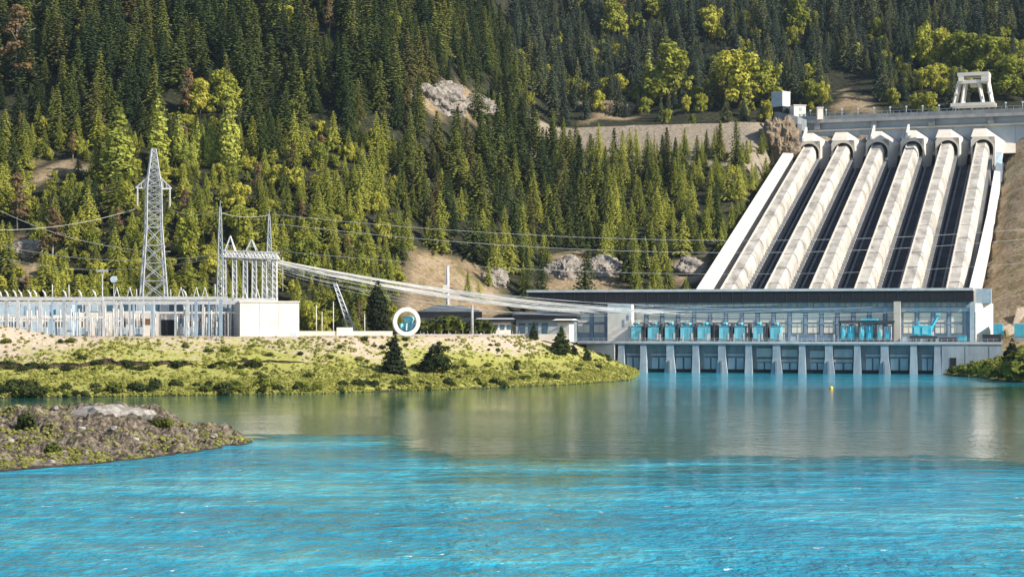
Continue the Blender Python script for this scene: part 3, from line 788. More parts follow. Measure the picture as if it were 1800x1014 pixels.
def container(label, px0, px1, py0, py1, v):
    z1, z0 = zuv(py0, 160, v), zuv(py1, 160, v)
    t = thing('site_container', label, 'container', W(uof(px0, v), v, z0), -TH); w_ = uof(px1, v) - uof(px0, v); h = z1 - z0
    MB().box(0, w_, 0, 6, .15, h).build('body', MAT['cyan_pale'], t, .05)
    MB().box(-.05, w_+.05, -.05, 6.05, h+.002, h+.2).build('roof', MAT['white'], t)
    m = MB()
    for k in range(int(w_/.45)): m.box(k*.45+.1, k*.45+.22, -.06, -.005, .3, h-.15)
    m.build('rib', MAT['cyan'], t); MB().box(0, w_, .1, 5.9, -1.5, .14).build('footing', MAT['grey_concrete'], t)
container('pale blue site container right beside the white end block', 1746, 1764, 569, 589, 10)
container('pale blue site container at the right edge beside the bush', 1783, 1812, 569, 592, 8)

# ---------------------------------------------------------------- low service buildings left of the powerhouse
def low_building(name, label, px0, px1, Y, eave, base, roof_rise, dep, wallm, roofm, rz=0, fascia=2.2, win=(), hip=True):
    k = Y / F; w_ = (px1 - px0)*k
    t = thing(name, label, 'building', at(px0, base, Y), rz)
    ze = (base - eave)*k; zf = ze - fascia
    MB().box(1.2, w_-1.2, 1.4, dep-1.2, -2, zf).build('wall', wallm, t)
    r = MB().box(0, w_, 0, dep, zf+.002, ze)
    rf = r.build('roof', MAT['roof_dark'], t)
    top = MB(); i = w_*.30 if hip else .3; j = dep*.3
    top.hexa([(-.2,-.2,ze+.003),(w_+.2,-.2,ze+.003),(w_+.2,dep+.2,ze+.003),(-.2,dep+.2,ze+.003),(i,j,ze+roof_rise),(w_-i,j,ze+roof_rise),(w_-i,dep-j,ze+roof_rise),(i,dep-j,ze+roof_rise)])
    top.build('roof_slope', roofm, rf)
    for (a, b, c, d) in win: MB().box(w_*a, w_*b, 1.28, 1.39, zf*c, zf*d).build('window', MAT['window'], t)
    return t
low_building('control_building', 'low building with a dark hipped roof behind the green hedge', 732, 846, 612, 548, 588, 2.2, 18, MAT['grey_concrete'], MAT['roof_slate'], 0, 1.9,
             [(.1,.3,.35,.8),(.36,.6,.35,.8),(.66,.92,.35,.8)])
low_building('office_building', 'white low office with a strip of small windows beside the hedge', 838, 905, 606, 561, 592, .4, 14, MAT['white'], MAT['roof_edge'], R(4), 1.0,
             [(.08,.2,.5,.82),(.26,.38,.5,.82),(.44,.56,.5,.82),(.62,.74,.5,.82),(.8,.92,.5,.82)], False)
low_building('workshop', 'long flat roofed grey workshop running to the powerhouse', 900, 1014, 634, 553, 592, .5, 20, MAT['grey_window'], MAT['roof_slate'], R(-6), 1.6,
             [(.1,.2,.2,.8),(.25,.4,.2,.8),(.46,.55,.2,.8)], False)
low_building('store_shed', 'small bright white shed in front of the grey workshop', 972, 1006, 618, 563, 590, .5, 8, MAT['white'], MAT['white'], R(-18), .5, [(.3,.5,.1,.6)], False)
# ---------------------------------------------------------------- switchyard on the left bank
GZ = 13.6
def K(Y): return Y / F
def lattice_mast(mb_legs, mb_br, w0, w1, h0, h1, n, leg=.14, br=.07, d0=None, d1=None):
    """Four tapered legs with zig-zag bracing between two heights."""
    d0 = d0 or w0; d1 = d1 or w1
    def c(k, sx, sy):
        f = k / n; return Vector((sx*(w0+(w1-w0)*f)/2, sy*(d0+(d1-d0)*f)/2, h0+(h1-h0)*f))
    for sx in (-1, 1):
        for sy in (-1, 1): mb_legs.bar(c(0,sx,sy), c(n,sx,sy), leg)
    for k in range(n):
        for (a, b) in (((-1,-1),(1,-1)), ((1,-1),(1,1)), ((1,1),(-1,1)), ((-1,1),(-1,-1))):
            mb_br.bar(c(k,*a), c(k+1,*b), br); mb_br.bar(c(k,*b), c(k+1,*a), br); mb_br.bar(c(k+1,*a), c(k+1,*b), br)

def pylon():
    Y = 556; k = K(Y)
    t = thing('transmission_pylon', 'tall lattice steel pylon with one wide crossarm behind the switchyard', 'pylon', at(270, 588, Y), R(18))
    def h(py): return (588 - py)*k
    lg, br = MB(), MB()
    lattice_mast(lg, br, 60*k*.86, 32*k*.84, 0, h(400), 6, .24, .11)
    lattice_mast(lg, br, 32*k*.84, 29*k*.84, h(400), h(328), 5, .22, .1)
    lattice_mast(lg, br, 29*k*.84, 7*k, h(328), h(262), 6, .2, .1)
    lg.build('leg', MAT['bright_steel'], t); br.build('bracing', MAT['steel'], t)
    arm = MB()
    a = 31*k
    for sx in (-1, 1):
        tip = Vector((sx*a, 0, h(331)))
        for sy in (-1, 1):
            arm.bar((sx*12*k*.8, sy*11*k*.8, h(333)), tip, .24); arm.bar((sx*9*k*.8, sy*8*k*.8, h(309)), tip, .22)
            for f in (.3, .6):
                p = Vector((sx*12*k*.8, sy*11*k*.8, h(333))).lerp(tip, f); q = Vector((sx*9*k*.8, sy*8*k*.8, h(309))).lerp(tip, f)
                arm.bar(p, q, .12)
            for q2 in (Vector((p.x, -p.y, p.z)),): arm.bar(p, q2, .1)
    arm.build('crossarm', MAT['bright_steel'], t)
    for sx in (-1, 1):
        for dy in (-.45, .45):
            m = MB()
            for q in range(9): m.tube([(sx*(a-.5), dy, h(333)-q*.58), (sx*(a-.5), dy, h(333)-q*.58-.5)], .28, 7, r2=.16)
            m.build('insulator', MAT['porcelain'], t)
    m = MB()
    for sx in (-1, 1):
        for sy in (-1, 1): m.box(sx*31*k*.8-.6, sx*31*k*.8+.6, sy*31*k*.8-.6, sy*31*k*.8+.6, -2.5, .2)
    m.build('footing', MAT['grey_concrete'], t)
    return t
PY = pylon()

def slim_mast(label, px, ptop, pbase, Y, wtop, wbase, pw):
    k = K(Y); t = thing('lattice_mast', label, 'mast', at(px, pbase, Y), R(12))
    lg, br = MB(), MB()
    lattice_mast(lg, br, wbase*k, wtop*k, 0, (pbase-ptop)*k*.62, 11, .17, .09)
    lattice_mast(lg, br, wtop*k, 2.2*k, (pbase-ptop)*k*.62, (pbase-ptop)*k*.95, 6, .15, .08)
    lg.bar((0,0,(pbase-ptop)*k*.93), (0,0,(pbase-ptop)*k), .1)
    lg.build('leg', MAT['steel'], t); br.build('bracing', MAT['steel'], t)
    MB().box(-wbase*k*.7, wbase*k*.7, -wbase*k*.7, wbase*k*.7, -1.5, .1).build('footing', MAT['grey_concrete'], t)
    return t
slim_mast('slender tapered lattice mast at the left end of the cable gantry', 387, 352, 590, 533, 8, 13, 0)
slim_mast('slender lattice mast with a thin tip at the right end of the cable gantry', 473, 368, 590, 545, 9, 15, 0)

# cable gantry carrying the sloping bundle
YG2 = 540; k2 = K(YG2)
cg = thing('cable_gantry', 'pale lattice gantry with two pointed peaks where the cable bundle starts', 'gantry', at(393, 590, YG2), R(-4))
def cgx(px): return (px - 393)*k2
def cgh(py): return (590 - py)*k2
bm, bb = MB(), MB()
for (sy, py) in ((-1,441),(1,441),(-1,452),(1,452)): bm.bar((cgx(391), sy*.9, cgh(py)), (cgx(492), sy*.9, cgh(py+4)), .2)
n = 16
for i in range(n):
    x0, x1 = cgx(391+101*i/n), cgx(391+101*(i+1)/n); d0, d1 = 4*i/n, 4*(i+1)/n
    for sy in (-1, 1): bb.bar((x0, sy*.9, cgh(441+d0)), (x1, sy*.9, cgh(452+d1)), .12); bb.bar((x0, sy*.9, cgh(452+d0)), (x0, sy*.9, cgh(441+d0)), .12)
for i in range(n+1):
    x0, d0 = cgx(391+101*i/n), 4*i/n; bb.bar((x0,-.9,cgh(441+d0)), (x0,.9,cgh(441+d0)), .1); bb.bar((x0,-.9,cgh(452+d0)), (x0,.9,cgh(452+d0)), .1)
bm.build('beam', MAT['bright_steel'], cg); bb.build('bracing', MAT['bright_steel'], cg)
for px in (394, 413, 432, 448, 466, 484):
    lg, br = MB(), MB()
    lattice_mast(lg, br, 1.5, 1.1, 0, cgh(452), 14, .14, .07)
    o = lg.build('column', MAT['bright_steel'], cg); br.build('bracing', MAT['steel'], o)
    for m in (o, *o.children): m.location = (0, 0, 0)
    o.location.x = cgx(px)
for px, pt in ((405, 415), (443, 421)):
    m = MB()
    for sx in (-1, 1):
        for sy in (-1, 1): m.bar((cgx(px)+sx*9*k2, sy*.9, cgh(441)), (cgx(px), 0, cgh(pt)), .2)
    for f in (.35, .65): m.bar((cgx(px)-9*k2*(1-f), 0, cgh(441+(pt-441)*f)), (cgx(px)+9*k2*(1-f), 0, cgh(441+(pt-441)*f)), .14)
    m.build('peak', MAT['bright_steel'], cg)

# rows of busbar structures
def bus_row(label, Y, px0, px1, ptop, pb, horns, seed, beam_py=None):
    r = random.Random(seed); k = K(Y)
    t = thing('busbar_structure', label, 'busbar frame', at(px0, 592, Y), 0)
    L = (px1-px0)*k; H = (592-ptop)*k
    MB().box(-.6, L+.6, -.35, .35, H-.95, H).build('top_beam', MAT['bright_steel'], t)
    if beam_py: 
        hb = (592-beam_py)*k
        MB().box(-.4, L+.4, -.25, .25, hb-.5, hb).build('lower_beam', MAT['porcelain'], t)
    x = 0
    while x < L:
        w_ = r.choice((.16, .2, .3, .42)); pxx = px0 + x/k
        if 281 < pxx < 307: x += (308 - pxx)*k
        MB().box(x-w_, x+w_, -.3, .3, (592-pb)*k*0-1.2, H-.951).build('column', MAT[r.choice(('steel','blue_grey','bright_steel','bright_steel'))], t)
        x += r.uniform(12, 26)*k
    for px, style in horns:                                  # bushings and earth peaks on the beam
        xx = (px-px0)*k; m = MB()
        if style == 0:
            m.tube([(xx,0,H),(xx-.25,0,H+1.1),(xx-.9,0,H+1.9)], .34, 6, r2=.2)
        elif style == 1:
            for sx in (-1, 1): m.bar((xx+sx*.7,0,H), (xx,0,H+2.6), .13)
        else: m.tube([(xx,0,H),(xx,0,H+3.4)], .26, 6, r2=.12)
        m.build('insulator', MAT['porcelain' if style == 0 else 'bright_steel'], t)
    return t
h1 = [(2,0),(14,0),(28,0),(38,0),(54,0),(64,0),(80,0),(92,2),(116,0),(121,2),(143,0),(168,0)]
bus_row('front busbar frame with curled pale insulators on top, at the left edge of the switchyard', 508, -6, 178, 522, 592, h1, 3, 556)
h2 = [(205,1),(228,1),(318,1),(327,0),(345,1),(360,1),(378,2)]
bus_row('front busbar frame with small pointed peaks, below the tall pylon', 512, 182, 396, 521, 592, h2, 5)
bus_row('second busbar frame of blue grey posts, behind the front frame on the left', 524, -12, 210, 530, 592, [], 8, 562)
bus_row('second busbar frame of mixed posts, in front of the dark doorway', 526, 214, 420, 529, 592, [(240,2),(300,2),(410,2)], 12, 548)
bus_row('rear busbar frame just in front of the white control block', 530, 384, 480, 524, 592, [(392,2),(430,1),(452,1),(470,2)], 15)
# free standing post insulators
r = random.Random(11); po = None
for i in range(46):
    px = 4 + i*8.6 + r.uniform(-3, 3)
    if 278 < px < 310: continue
    Y = r.choice((502, 505, 515, 519, 533))
    p = at(px, 592, Y); p.z = min(GZ, ground(p.x, p.y))
    if po is None:
        po = thing('post_insulator', 'slim pale post insulator on a grey stem standing in the switchyard', 'insulator', p, 0, 'post insulators in the switchyard')
        MB().tube([(0,0,-.5),(0,0,4.2)], .14, 6).build('stem', MAT['steel'], po)
        MB().lathe([(.1,4.2),(.26,4.3),(.15,4.5),(.26,4.7),(.15,4.9),(.26,5.1),(.15,5.3),(.26,5.5),(.15,5.7),(.24,5.9),(.1,6.1)], 8).build('insulator', MAT['porcelain'], po)
        MB().box(-.35,.35,-.05,.05,6.1,6.25).build('clamp', MAT['steel'], po)
    else:
        q = copy_tree(po); q.location = p; q.scale = (1, 1, r.uniform(.75, 1.45))

# switch house and control block behind the frames
def block(name, label, px0, px1, pt, pb, Y, dep, rz, wall, roofm, parts=()):
    k = K(Y); t = thing(name, label, 'building', at(px0, pb, Y), rz); w_ = (px1-px0)*k/max(.5, math.cos(rz)); h = (pb-pt)*k
    MB().box(0, w_, 0, dep, -2, h).build('wall', wall, t)
    MB().box(-.25, w_+.25, -.25, dep+.25, h+.002, h+.35).build('roof', roofm, t)
    for (nm, a, b, c, d, mt) in parts:
        MB().box(w_*a, w_*b, -.12, -.005, h*c, h*d).build(nm, MAT[mt], t)
    return t
wins = [('window', .02+i*.0465, .02+i*.0465+.036, .70, .93, ('window','window','pale_blue','blue_grey','window','pale_blue')[i % 6]) for i in range(21)]
block('switch_house', 'long white switch house with a band of blue windows behind the busbar frames', 128, 424, 527, 593, 552, 14, R(-3), MAT['white'], MAT['roof_edge'],
      wins + [('door', .53, .615, 0, .47, 'black'), ('vent', .63, .66, .3, .5, 'blue_grey'), ('panel', .28, .36, .36, .5, 'grey_window'), ('panel', .42, .47, .34, .5, 'rust'), ('panel', .67, .71, .05, .36, 'pale_blue'), ('door', .18, .2, 0, .25, 'dark_steel')])
block('switch_shed', 'pale blue grey shed with a cream stripe at the left edge behind the frames', -40, 128, 532, 592, 548, 12, R(-2), MAT['pale_blue'], MAT['roof_edge'],
      [('stripe', 0, 1, .52, .62, 'cream'), ('window', .3, .33, .64, .86, 'window'), ('window', .5, .53, .64, .9, 'blue_grey'), ('window', .62, .65, .64, .9, 'blue_grey'), ('door', .28, .32, 0, .45, 'blue_grey'), ('window', .8, .83, .66, .8, 'window')])
block('control_block', 'large plain white windowless block at the right end of the switchyard', 422, 523, 531, 594, 522, 18, R(14), MAT['white'], MAT['white'], [('joint', .33, .334, .0, 1, 'cream'), ('joint', .66, .664, .0, 1, 'cream'), ('vent', .86, .95, .0, .16, 'pale_blue')])

def pole(name, label, cat, px, pt, pb, Y, r_, mt, head=None):
    k = K(Y); t = thing(name, label, cat, at(px, pb, Y)); h = (pb-pt)*k
    MB().tube([(0,0,-2),(0,0,h)], r_, 8, r2=r_*.7).build('pole', mt, t)
    if head == 'lamp': MB().box(-1.5,1.5,-.5,.5,h,h+.55).build('lamp', MAT['steel'], t)
    if head == 'disc': MB().tube([(0,-.4,h+.5),(0,.3,h+.5)], 1.0, 12).build('lamp', MAT['pale_blue'], t)
    if head == 'box': MB().box(-1.6,.5,-.8,.8,h*.62,h*.73).build('junction_box', MAT['white'], t)
    return t
pole('floodlight_pole', 'tall thin pole with a flat lamp bar left of the pylon', 'lamp post', 180, 478, 592, 515, .22, MAT['steel'], 'lamp')
pole('lamp_pole', 'thin pole with a round pale lamp between floodlight pole and pylon', 'lamp post', 200, 494, 592, 540, .16, MAT['steel'], 'disc')
pole('vent_mast', 'thick pale mast with a white box halfway up, behind the hipped roof', 'mast', 787, 468, 590, 632, .75, MAT['bright_steel'], 'box')
pole('concrete_pole', 'plain pale concrete pole in front of the hipped control building', 'pole', 830, 536, 590, 588, .55, MAT['grey_concrete'])
pole('thin_pole', 'thin bare pole at the right end of the hipped control building', 'pole', 497, 452, 500, 552, .14, MAT['porcelain'])
for (px, pt) in ((556,536),(566,548),(586,530),(641,552)):
    pole('yard_post', {556:'leftmost thin post beside the white block',566:'second thin post right of the white block',586:'tallest thin post right of the white block',641:'thin post close to the dark cypress'}[px], 'post', px, pt, 588, 548, .16, MAT['porcelain'])

# leaning lattice strut tower right of the white block
lt = thing('strut_tower', 'small leaning lattice tower standing right of the white block', 'lattice tower', at(606, 588, 560), 0)
lg, br = MB(), MB(); k = K(560)
p0, p1 = Vector((6*k,0,0)), Vector((-18*k,0,(588-496)*k))
for sx in (-1, 1):
    for sy in (-1, 1): lg.bar(p0+Vector((sx*.9+1.5, sy*.8, 0)), p1+Vector((sx*.45, sy*.4, 0)), .16)
for i in range(10):
    a, b = p0.lerp(p1, i/10), p0.lerp(p1, (i+1)/10); s0 = 1.0-i*.05
    br.bar(a+Vector((-s0*.9+1.5*(1-i/10),-.5,0)), b+Vector((s0*.8+1.5*(1-i/10),-.5,0)), .1); br.bar(a+Vector((s0*.9+1.5*(1-i/10),-.5,0)), b+Vector((-s0*.8+1.5*(1-i/10),-.5,0)), .1)
for sx in (3.0,): lg.bar((sx+1,0,0), p1.lerp(p0, .45)+Vector((1.2,0,0)), .16)
lg.build('leg', MAT['steel'], lt); br.build('bracing', MAT['steel'], lt)

# low wall, kerb and lamp bollards along the bank road
lw = thing('barrier_wall', 'long low white wall along the bank road between white block and ring', 'wall', at(526, 588, 545))
MB().box(0, (690-526)*K(545), 0, .5, -1.5, 1.05).build('wall', MAT['white'], lw)
MB().box((592-526)*K(545), (620-526)*K(545), -.3, -.002, -1, 2.1).build('gate_panel', MAT['cream'], lw)
rw_ = thing('road_kerb', 'pale low parapet of the bank road in front of the hedge', 'parapet', at(690, 590, 575))
MB().box(0, (1000-690)*K(575), 0, .6, -1.5, .5).build('wall', MAT['concrete'], rw_)
for i in range(24): MB().box(2+i*2.2, 2.12+i*2.2, .2, .32, .501, 1.5).build('post', MAT['steel'], rw_)

# ring monument with the pale blue runner standing in it
YR = 548; kr = K(YR)
rg = thing('ring_monument', 'upright white steel ring standing on the bank beside the dark cypress', 'monument', at(715, 590, YR), R(14))
m = MB(); N = 40; ro, ri, dp = 25.5*kr, 18*kr, 1.5; cz = 24.5*kr
vs = []
for kk in range(N):
    a = 2*math.pi*kk/N
    for (rr, y) in ((ro, 0), (ro, dp), (ri, dp), (ri, 0)): vs.append((rr*.96*math.cos(a), y, cz+rr*math.sin(a)))
fs = []
for kk in range(N):
    for q in range(4): fs.append((kk*4+q, kk*4+(q+1) % 4, ((kk+1) % N)*4+(q+1) % 4, ((kk+1) % N)*4+q))
m.add(vs, fs); m.build('ring', MAT['white'], rg, .12)
MB().box(-2.4, 2.4, -.4, 2, -1.5, .1).build('plinth', MAT['grey_concrete'], rg)
MB().box(-.5, .9, -.06, 1.56, cz+ro-.05, cz+ro+.25).build('lifting_lug', MAT['steel'], rg)
ru = thing('turbine_runner', 'pale blue bladed machine part seen through the white ring', 'machine part', at(718, 588, YR+4), R(10))
MB().lathe([(.2,0),(1.5,0),(1.6,.5),(1.0,1.2),(1.2,3.6),(1.8,4.6),(1.5,5.3),(.3,5.5)], 16).build('hub', MAT['cyan_pale'], ru)
for i in range(9):
    a = 2*math.pi*i/9; c, s_ = math.cos(a), math.sin(a)
    b = MB(); pts = [(1.0,.9),(2.6,1.4),(2.9,3.2),(1.1,3.7)]
    q = [(c*x-s_*.12*(z), s_*x+c*.12*(z), z) for x, z in pts]; q2 = [(x-s_*.14, y+c*.14, z) for x, y, z in q]
    b.add(q+q2, [(0,1,2,3),(7,6,5,4),(0,4,5,1),(1,5,6,2),(2,6,7,3),(3,7,4,0)])
    b.build('blade', MAT['cyan_pale' if i % 2 else 'pale_blue'], ru)

# ---------------------------------------------------------------- wires
def wire(name, label, cat, p, q, sag, r_, group, n=28, mt='wire'):
    p, q = Vector(p), Vector(q)
    pts = [p.lerp(q, i/n) - Vector((0, 0, 4*sag*(i/n)*(1-i/n))) for i in range(n+1)]
    o = MB().tube(pts, r_, 5).build(name, MAT[mt]); o.data.transform(Matrix.Translation(-p)); o.location = p
    return tag(o, label, cat, group)
r = random.Random(21)
for i in range(13):                                       # tight bundle: gantry to the powerhouse stair tower
    a = at(402 + i*7.4, 443 + i*1.25, 541 - (i % 3)*1.0)
    u = uof(1000 + i*9, FV-1.2) if i < 7 else uof(1060 + i*13, FV-1.2); b = W(u, FV-1.2, zuv(545 + (i % 4)*1.6 + i*.25, u, FV))
    wire('bundle_wire', 'pale wire of the thick bundle sagging from the cable gantry to the powerhouse front', 'wire', a, b, 2.3 + .12*(i % 5) + i*.02, .10, 'wires of the thick bundle', 36)
for i in range(12):                                       # looser wires hanging below and fanning out along the front
    a = at(410 + i*7, 453 + i*1.0, 542); u = uof(985 + i*55, FV-1.4)
    wire('sagging_wire', 'thin grey wire hanging below the thick bundle and fanning out along the powerhouse', 'wire', a, W(u, FV-1.4, zuv(534 + (i*7 % 16), u, FV)), 4.6 + (i*5 % 7)*.45, .045, 'thin wires fanning out to the powerhouse', 36, 'steel')
arm_l, arm_r = at(242, 366, 560), at(296, 368, 552)
wire('power_line', 'wire from the left end of the pylon crossarm to the left edge', 'wire', arm_l, at(-60, 402, 520), 2.5, .06, None)
wire('power_line', 'wire from the right crossarm end of the pylon to the left lattice mast', 'wire', arm_r, at(387, 372, 533), 1.2, .06, None)
wire('power_line', 'wire in front of the forest from the left lattice mast to the right lattice mast', 'wire', at(387, 374, 533), at(473, 378, 545), .9, .055, None)
wire('power_line', 'upper long wire crossing the forest from the right lattice mast over the penstocks', 'wire', at(473, 376, 545), at(1880, 396, 640), 6.5, .045, None, 40, 'steel')
wire('power_line', 'lower long wire crossing the forest from the right lattice mast over the penstocks', 'wire', at(473, 392, 545), at(1880, 412, 640), 7.5, .045, None, 40, 'steel')
wire('power_line', 'lowest thin wire crossing the forest and the foot of the penstocks', 'wire', at(478, 440, 545), at(1880, 456, 640), 6, .035, None, 40, 'steel')
wire('power_line', 'bright wire climbing from the switchyard to the upper left edge of the photo', 'wire', at(300, 442, 556), at(-40, 350, 560), 4.0, .055, None)
wire('power_line', 'thin wire from the switchyard past the pylon foot to the left edge', 'wire', at(388, 446, 533), at(-50, 418, 560), 4.0, .055, None)
wire('power_line', 'thin wire from the cable gantry behind the pylon to the left edge of the photo', 'wire', at(392, 450, 540), at(-50, 440, 585), 5.0, .05, None)
# buoy
by = thing('buoy', 'small yellow buoy floating in front of the powerhouse', 'buoy', (at(1461, 683, 489).x, 489, 0))
MB().lathe([(.02,-.3),(.45,-.25),(.55,.1),(.42,.5),(.15,.7),(.02,.72)], 12).build('float', MAT['yellow'], by)
MB().lathe([(.08,.7),(.08,1.0),(.02,1.05)], 8).build('top_mark', MAT['dark_steel'], by)

# busbar tubes and breakers between the frames
def bus_tube(label, px0, px1, py, Y):
    k = K(Y); t = thing('busbar_tube', label, 'busbar', at(px0, py, Y)); L = (px1-px0)*k
    MB().tube([(0,0,0),(L,0,0)], .16, 8).build('tube', MAT['bright_steel'], t)
    x = 1.0
    while x < L:
        MB().lathe([(.1,-3.0),(.24,-2.8),(.14,-2.5),(.24,-2.2),(.14,-1.9),(.24,-1.6),(.14,-1.3),(.24,-1.0),(.1,-.2)], 8, (x,0,0)).build('insulator', MAT['glaze'], t)
        MB().tube([(x,0,-9),(x,0,-3.0)], .13, 6).build('stem', MAT['steel'], t); x += 7.5
bus_tube('upper busbar tube on brown insulators in front of the switch house', 132, 276, 548, 543)
bus_tube('busbar tube on brown insulators right of the dark doorway', 312, 420, 550, 541)
bus_tube('lower busbar tube on brown insulators in front of the switch shed', 2, 126, 556, 538)
cb = None
for i, px in enumerate((22, 48, 76, 104, 150, 176, 214, 244, 330, 352, 384)):
    p = at(px, 592, 534); p.z = GZ
    if cb is None:
        cb = thing('circuit_breaker', 'pale blue breaker cabinet with three bushings in the switchyard', 'circuit breaker', p, 0, 'breakers between the busbar frames')
        MB().box(-1.3,1.3,-.8,.8,.25,2.6).build('cabinet', MAT['pale_blue'], cb, .05); MB().box(-1.1,1.1,-.6,.6,-.3,.24).build('plinth', MAT['grey_concrete'], cb)
        for x in (-.9, 0, .9): MB().lathe([(.2,2.6),(.34,2.9),(.2,3.2),(.34,3.5),(.2,3.8),(.34,4.1),(.2,4.4),(.1,5.2)], 8, (x,0,0)).build('bushing', MAT['glaze'], cb)
        MB().box(-.5,.5,-.86,-.81,.5,2.2).build('door', MAT['blue_grey'], cb)
    else:
        q = copy_tree(cb); q.location = p
# ---------------------------------------------------------------- rock outcrops on the slopes
def outcrop(px, py, wpx, hpx, label, seed, Y0_=612, mat='rock', lean=.55):
    p = hit(px, py, Y0_) if Y0_ != 860 else at(px, py, 918); k = p.y/F; w_, h_ = wpx*k, hpx*k
    bm_ = bmesh.new(); bmesh.ops.create_icosphere(bm_, subdivisions=5, radius=1)
    for v in bm_.verts:
        n_ = v.co.normalized()
        r_ = 1 + .30*noise.fractal(n_*1.6 + Vector((seed, 0, 0)), .8, 2.1, 5) + .10*abs(noise.noise(n_*6 + Vector((0, seed, 0))))
        # ledges: step the surface so that it breaks into faces
        q = n_*r_; z = q.z*5; q.z = (math.floor(z) + sstep(.35, .65, z - math.floor(z)))/5*.6 + q.z*.4
        v.co = Vector((q.x*w_/2, q.y*h_*.55, q.z*h_/2 + q.y*h_*lean*.3))
    me = bpy.data.meshes.new('rock_outcrop'); bm_.to_mesh(me); bm_.free(); me.materials.append(MAT[mat])
    o = bpy.data.objects.new('rock_outcrop', me); col.objects.link(o); o.location = p + Vector((0, h_*.15, h_*.1))
    return tag(o, label, 'rock')
outcrop(775, 188, 92, 62, 'large grey white rock face high in the forest', 3.1)
outcrop(836, 196, 70, 40, 'brownish rock right beside the large grey white rock face', 5.7)
outcrop(748, 170, 34, 26, 'small grey rock at the upper left of the grey white rock face', 8.2)
outcrop(1000, 488, 76, 52, 'pale cliff of rock just above the left end of the powerhouse roof', 11.3)
outcrop(1060, 486, 84, 50, 'sandy rock slope above the powerhouse roof right of the pale cliff', 14.9)
outcrop(868, 500, 50, 34, 'pale rock at the foot of the bare earth slope', 17.7)
outcrop(1374, 256, 64, 74, 'brown rocky knob under the curved wall at the left dam end', 21.5, 860, 'brown_rock')
outcrop(1075, 194, 80, 26, 'reddish broken rock behind the crest road', 25.2, 960, 'brown_rock')
outcrop(45, 442, 60, 30, 'pale rock slope at the left edge above the switchyard', 28.4)
outcrop(1215, 482, 60, 40, 'grey shaded rock at the foot of the slope beside the white slab', 31.6)
# ---------------------------------------------------------------- trees
def leaf_quad(mb, c, n, size, r, long=1.5, up=None):
    n = n.normalized(); a = up or Vector((r.uniform(-1,1), r.uniform(-1,1), r.uniform(-1,1)))
    u = n.cross(a)
    if u.length < 1e-3: u = n.cross(Vector((1,0,0)))
    u.normalize(); w_ = n.cross(u)
    s0, s1 = size*.5, size*.5*long
    b = len(mb.v)
    mb.v += [tuple(c - w_*s1), tuple(c + u*s0 - w_*s1*.2), tuple(c + w_*s1), tuple(c - u*s0 + w_*s1*.25)]
    mb.f.append((b, b+1, b+2, b+3)); mb.sm.append(False)
def conifer_mesh(name, mat, seed, h=20, rad=3.6, whorls=27, droop=.28, dens=1.0, base=.06, power=.85):
    r = random.Random(seed); m = MB()
    for k in range(whorls):
        f = k / (whorls - 1); z = h*(base + (1-base)*f)
        L0 = rad*(1-f)**power + .28
        nb = max(4, int((9 - 4*f)*dens)); off = r.uniform(0, 6)
        if r.random() < .1: L0 *= .7
        for b in range(nb):
            az = off + 2*math.pi*b/nb + r.uniform(-.3,.3); L = L0*r.uniform(.62,1.22)
            d = Vector((math.cos(az), math.sin(az), 0)); sd = Vector((-d.y, d.x, 0))
            steps = max(2, int(L/.85))
            for q in range(steps):
                g = (q+.75)/steps; p = d*(L*g) + Vector((0,0,z - droop*L*g*g + .10*L*g*(1-g)*4 + r.uniform(-.12,.12)))
                sz = (1.15 - .35*g)*(.85 + .3*(1-f))
                for sgn in (-1, 1):
                    c = p + sd*sgn*sz*.32
                    leaf_quad(m, c, Vector((d.x*.35, d.y*.35, 1)) + sd*sgn*.5 + Vector((r.uniform(-.3,.3), r.uniform(-.3,.3), 0)), sz*.85, r, 1.5, sd*sgn*.6 - d)
                if q == steps-1 or r.random() < .35:
                    leaf_quad(m, p - Vector((0,0,.22)), d + Vector((0,0,.25)), sz*.8, r, 1.2, Vector((0,0,1)))
    leaf_quad(m, Vector((0,0,h+.3)), Vector((1,.3,.1)), .35, r, 4, Vector((0,1,0))); leaf_quad(m, Vector((0,0,h+.3)), Vector((.1,1,.1)), .35, r, 4, Vector((1,0,0)))
    return m.mesh(name, mat)
def lobed_mesh(name, mat, seed, h, lobes, n, size, shell=.55):
    """Crown of leaf clumps through the volume of uneven lobes; lobes = (x, y, z, rx, rz)."""
    r = random.Random(seed); m = MB(); tot = sum(l[3]**2*l[4] for l in lobes)
    for (x, y, z, rx, rz) in lobes:
        for _ in range(int(n*rx*rx*rz/tot)):
            d = Vector((r.gauss(0,1), r.gauss(0,1), r.gauss(0,1))).normalized(); q = r.uniform(shell,1.0)**.6*r.uniform(.85,1.12)
            if d.z < -.6 and r.random() < .5: continue
            lump = 1 + .28*noise.noise(Vector((d.x*2.2+seed, d.y*2.2, d.z*2.2+x)))
            p = Vector((x+d.x*rx*q*lump, y+d.y*rx*q*lump, z+d.z*rz*q*lump))
            nn = d*.9 + Vector((r.uniform(-.7,.7), r.uniform(-.7,.7), r.uniform(-.2,.8)))
            leaf_quad(m, p, nn, size*r.uniform(.6,1.3), r, 1.3)
    return m.mesh(name, mat)
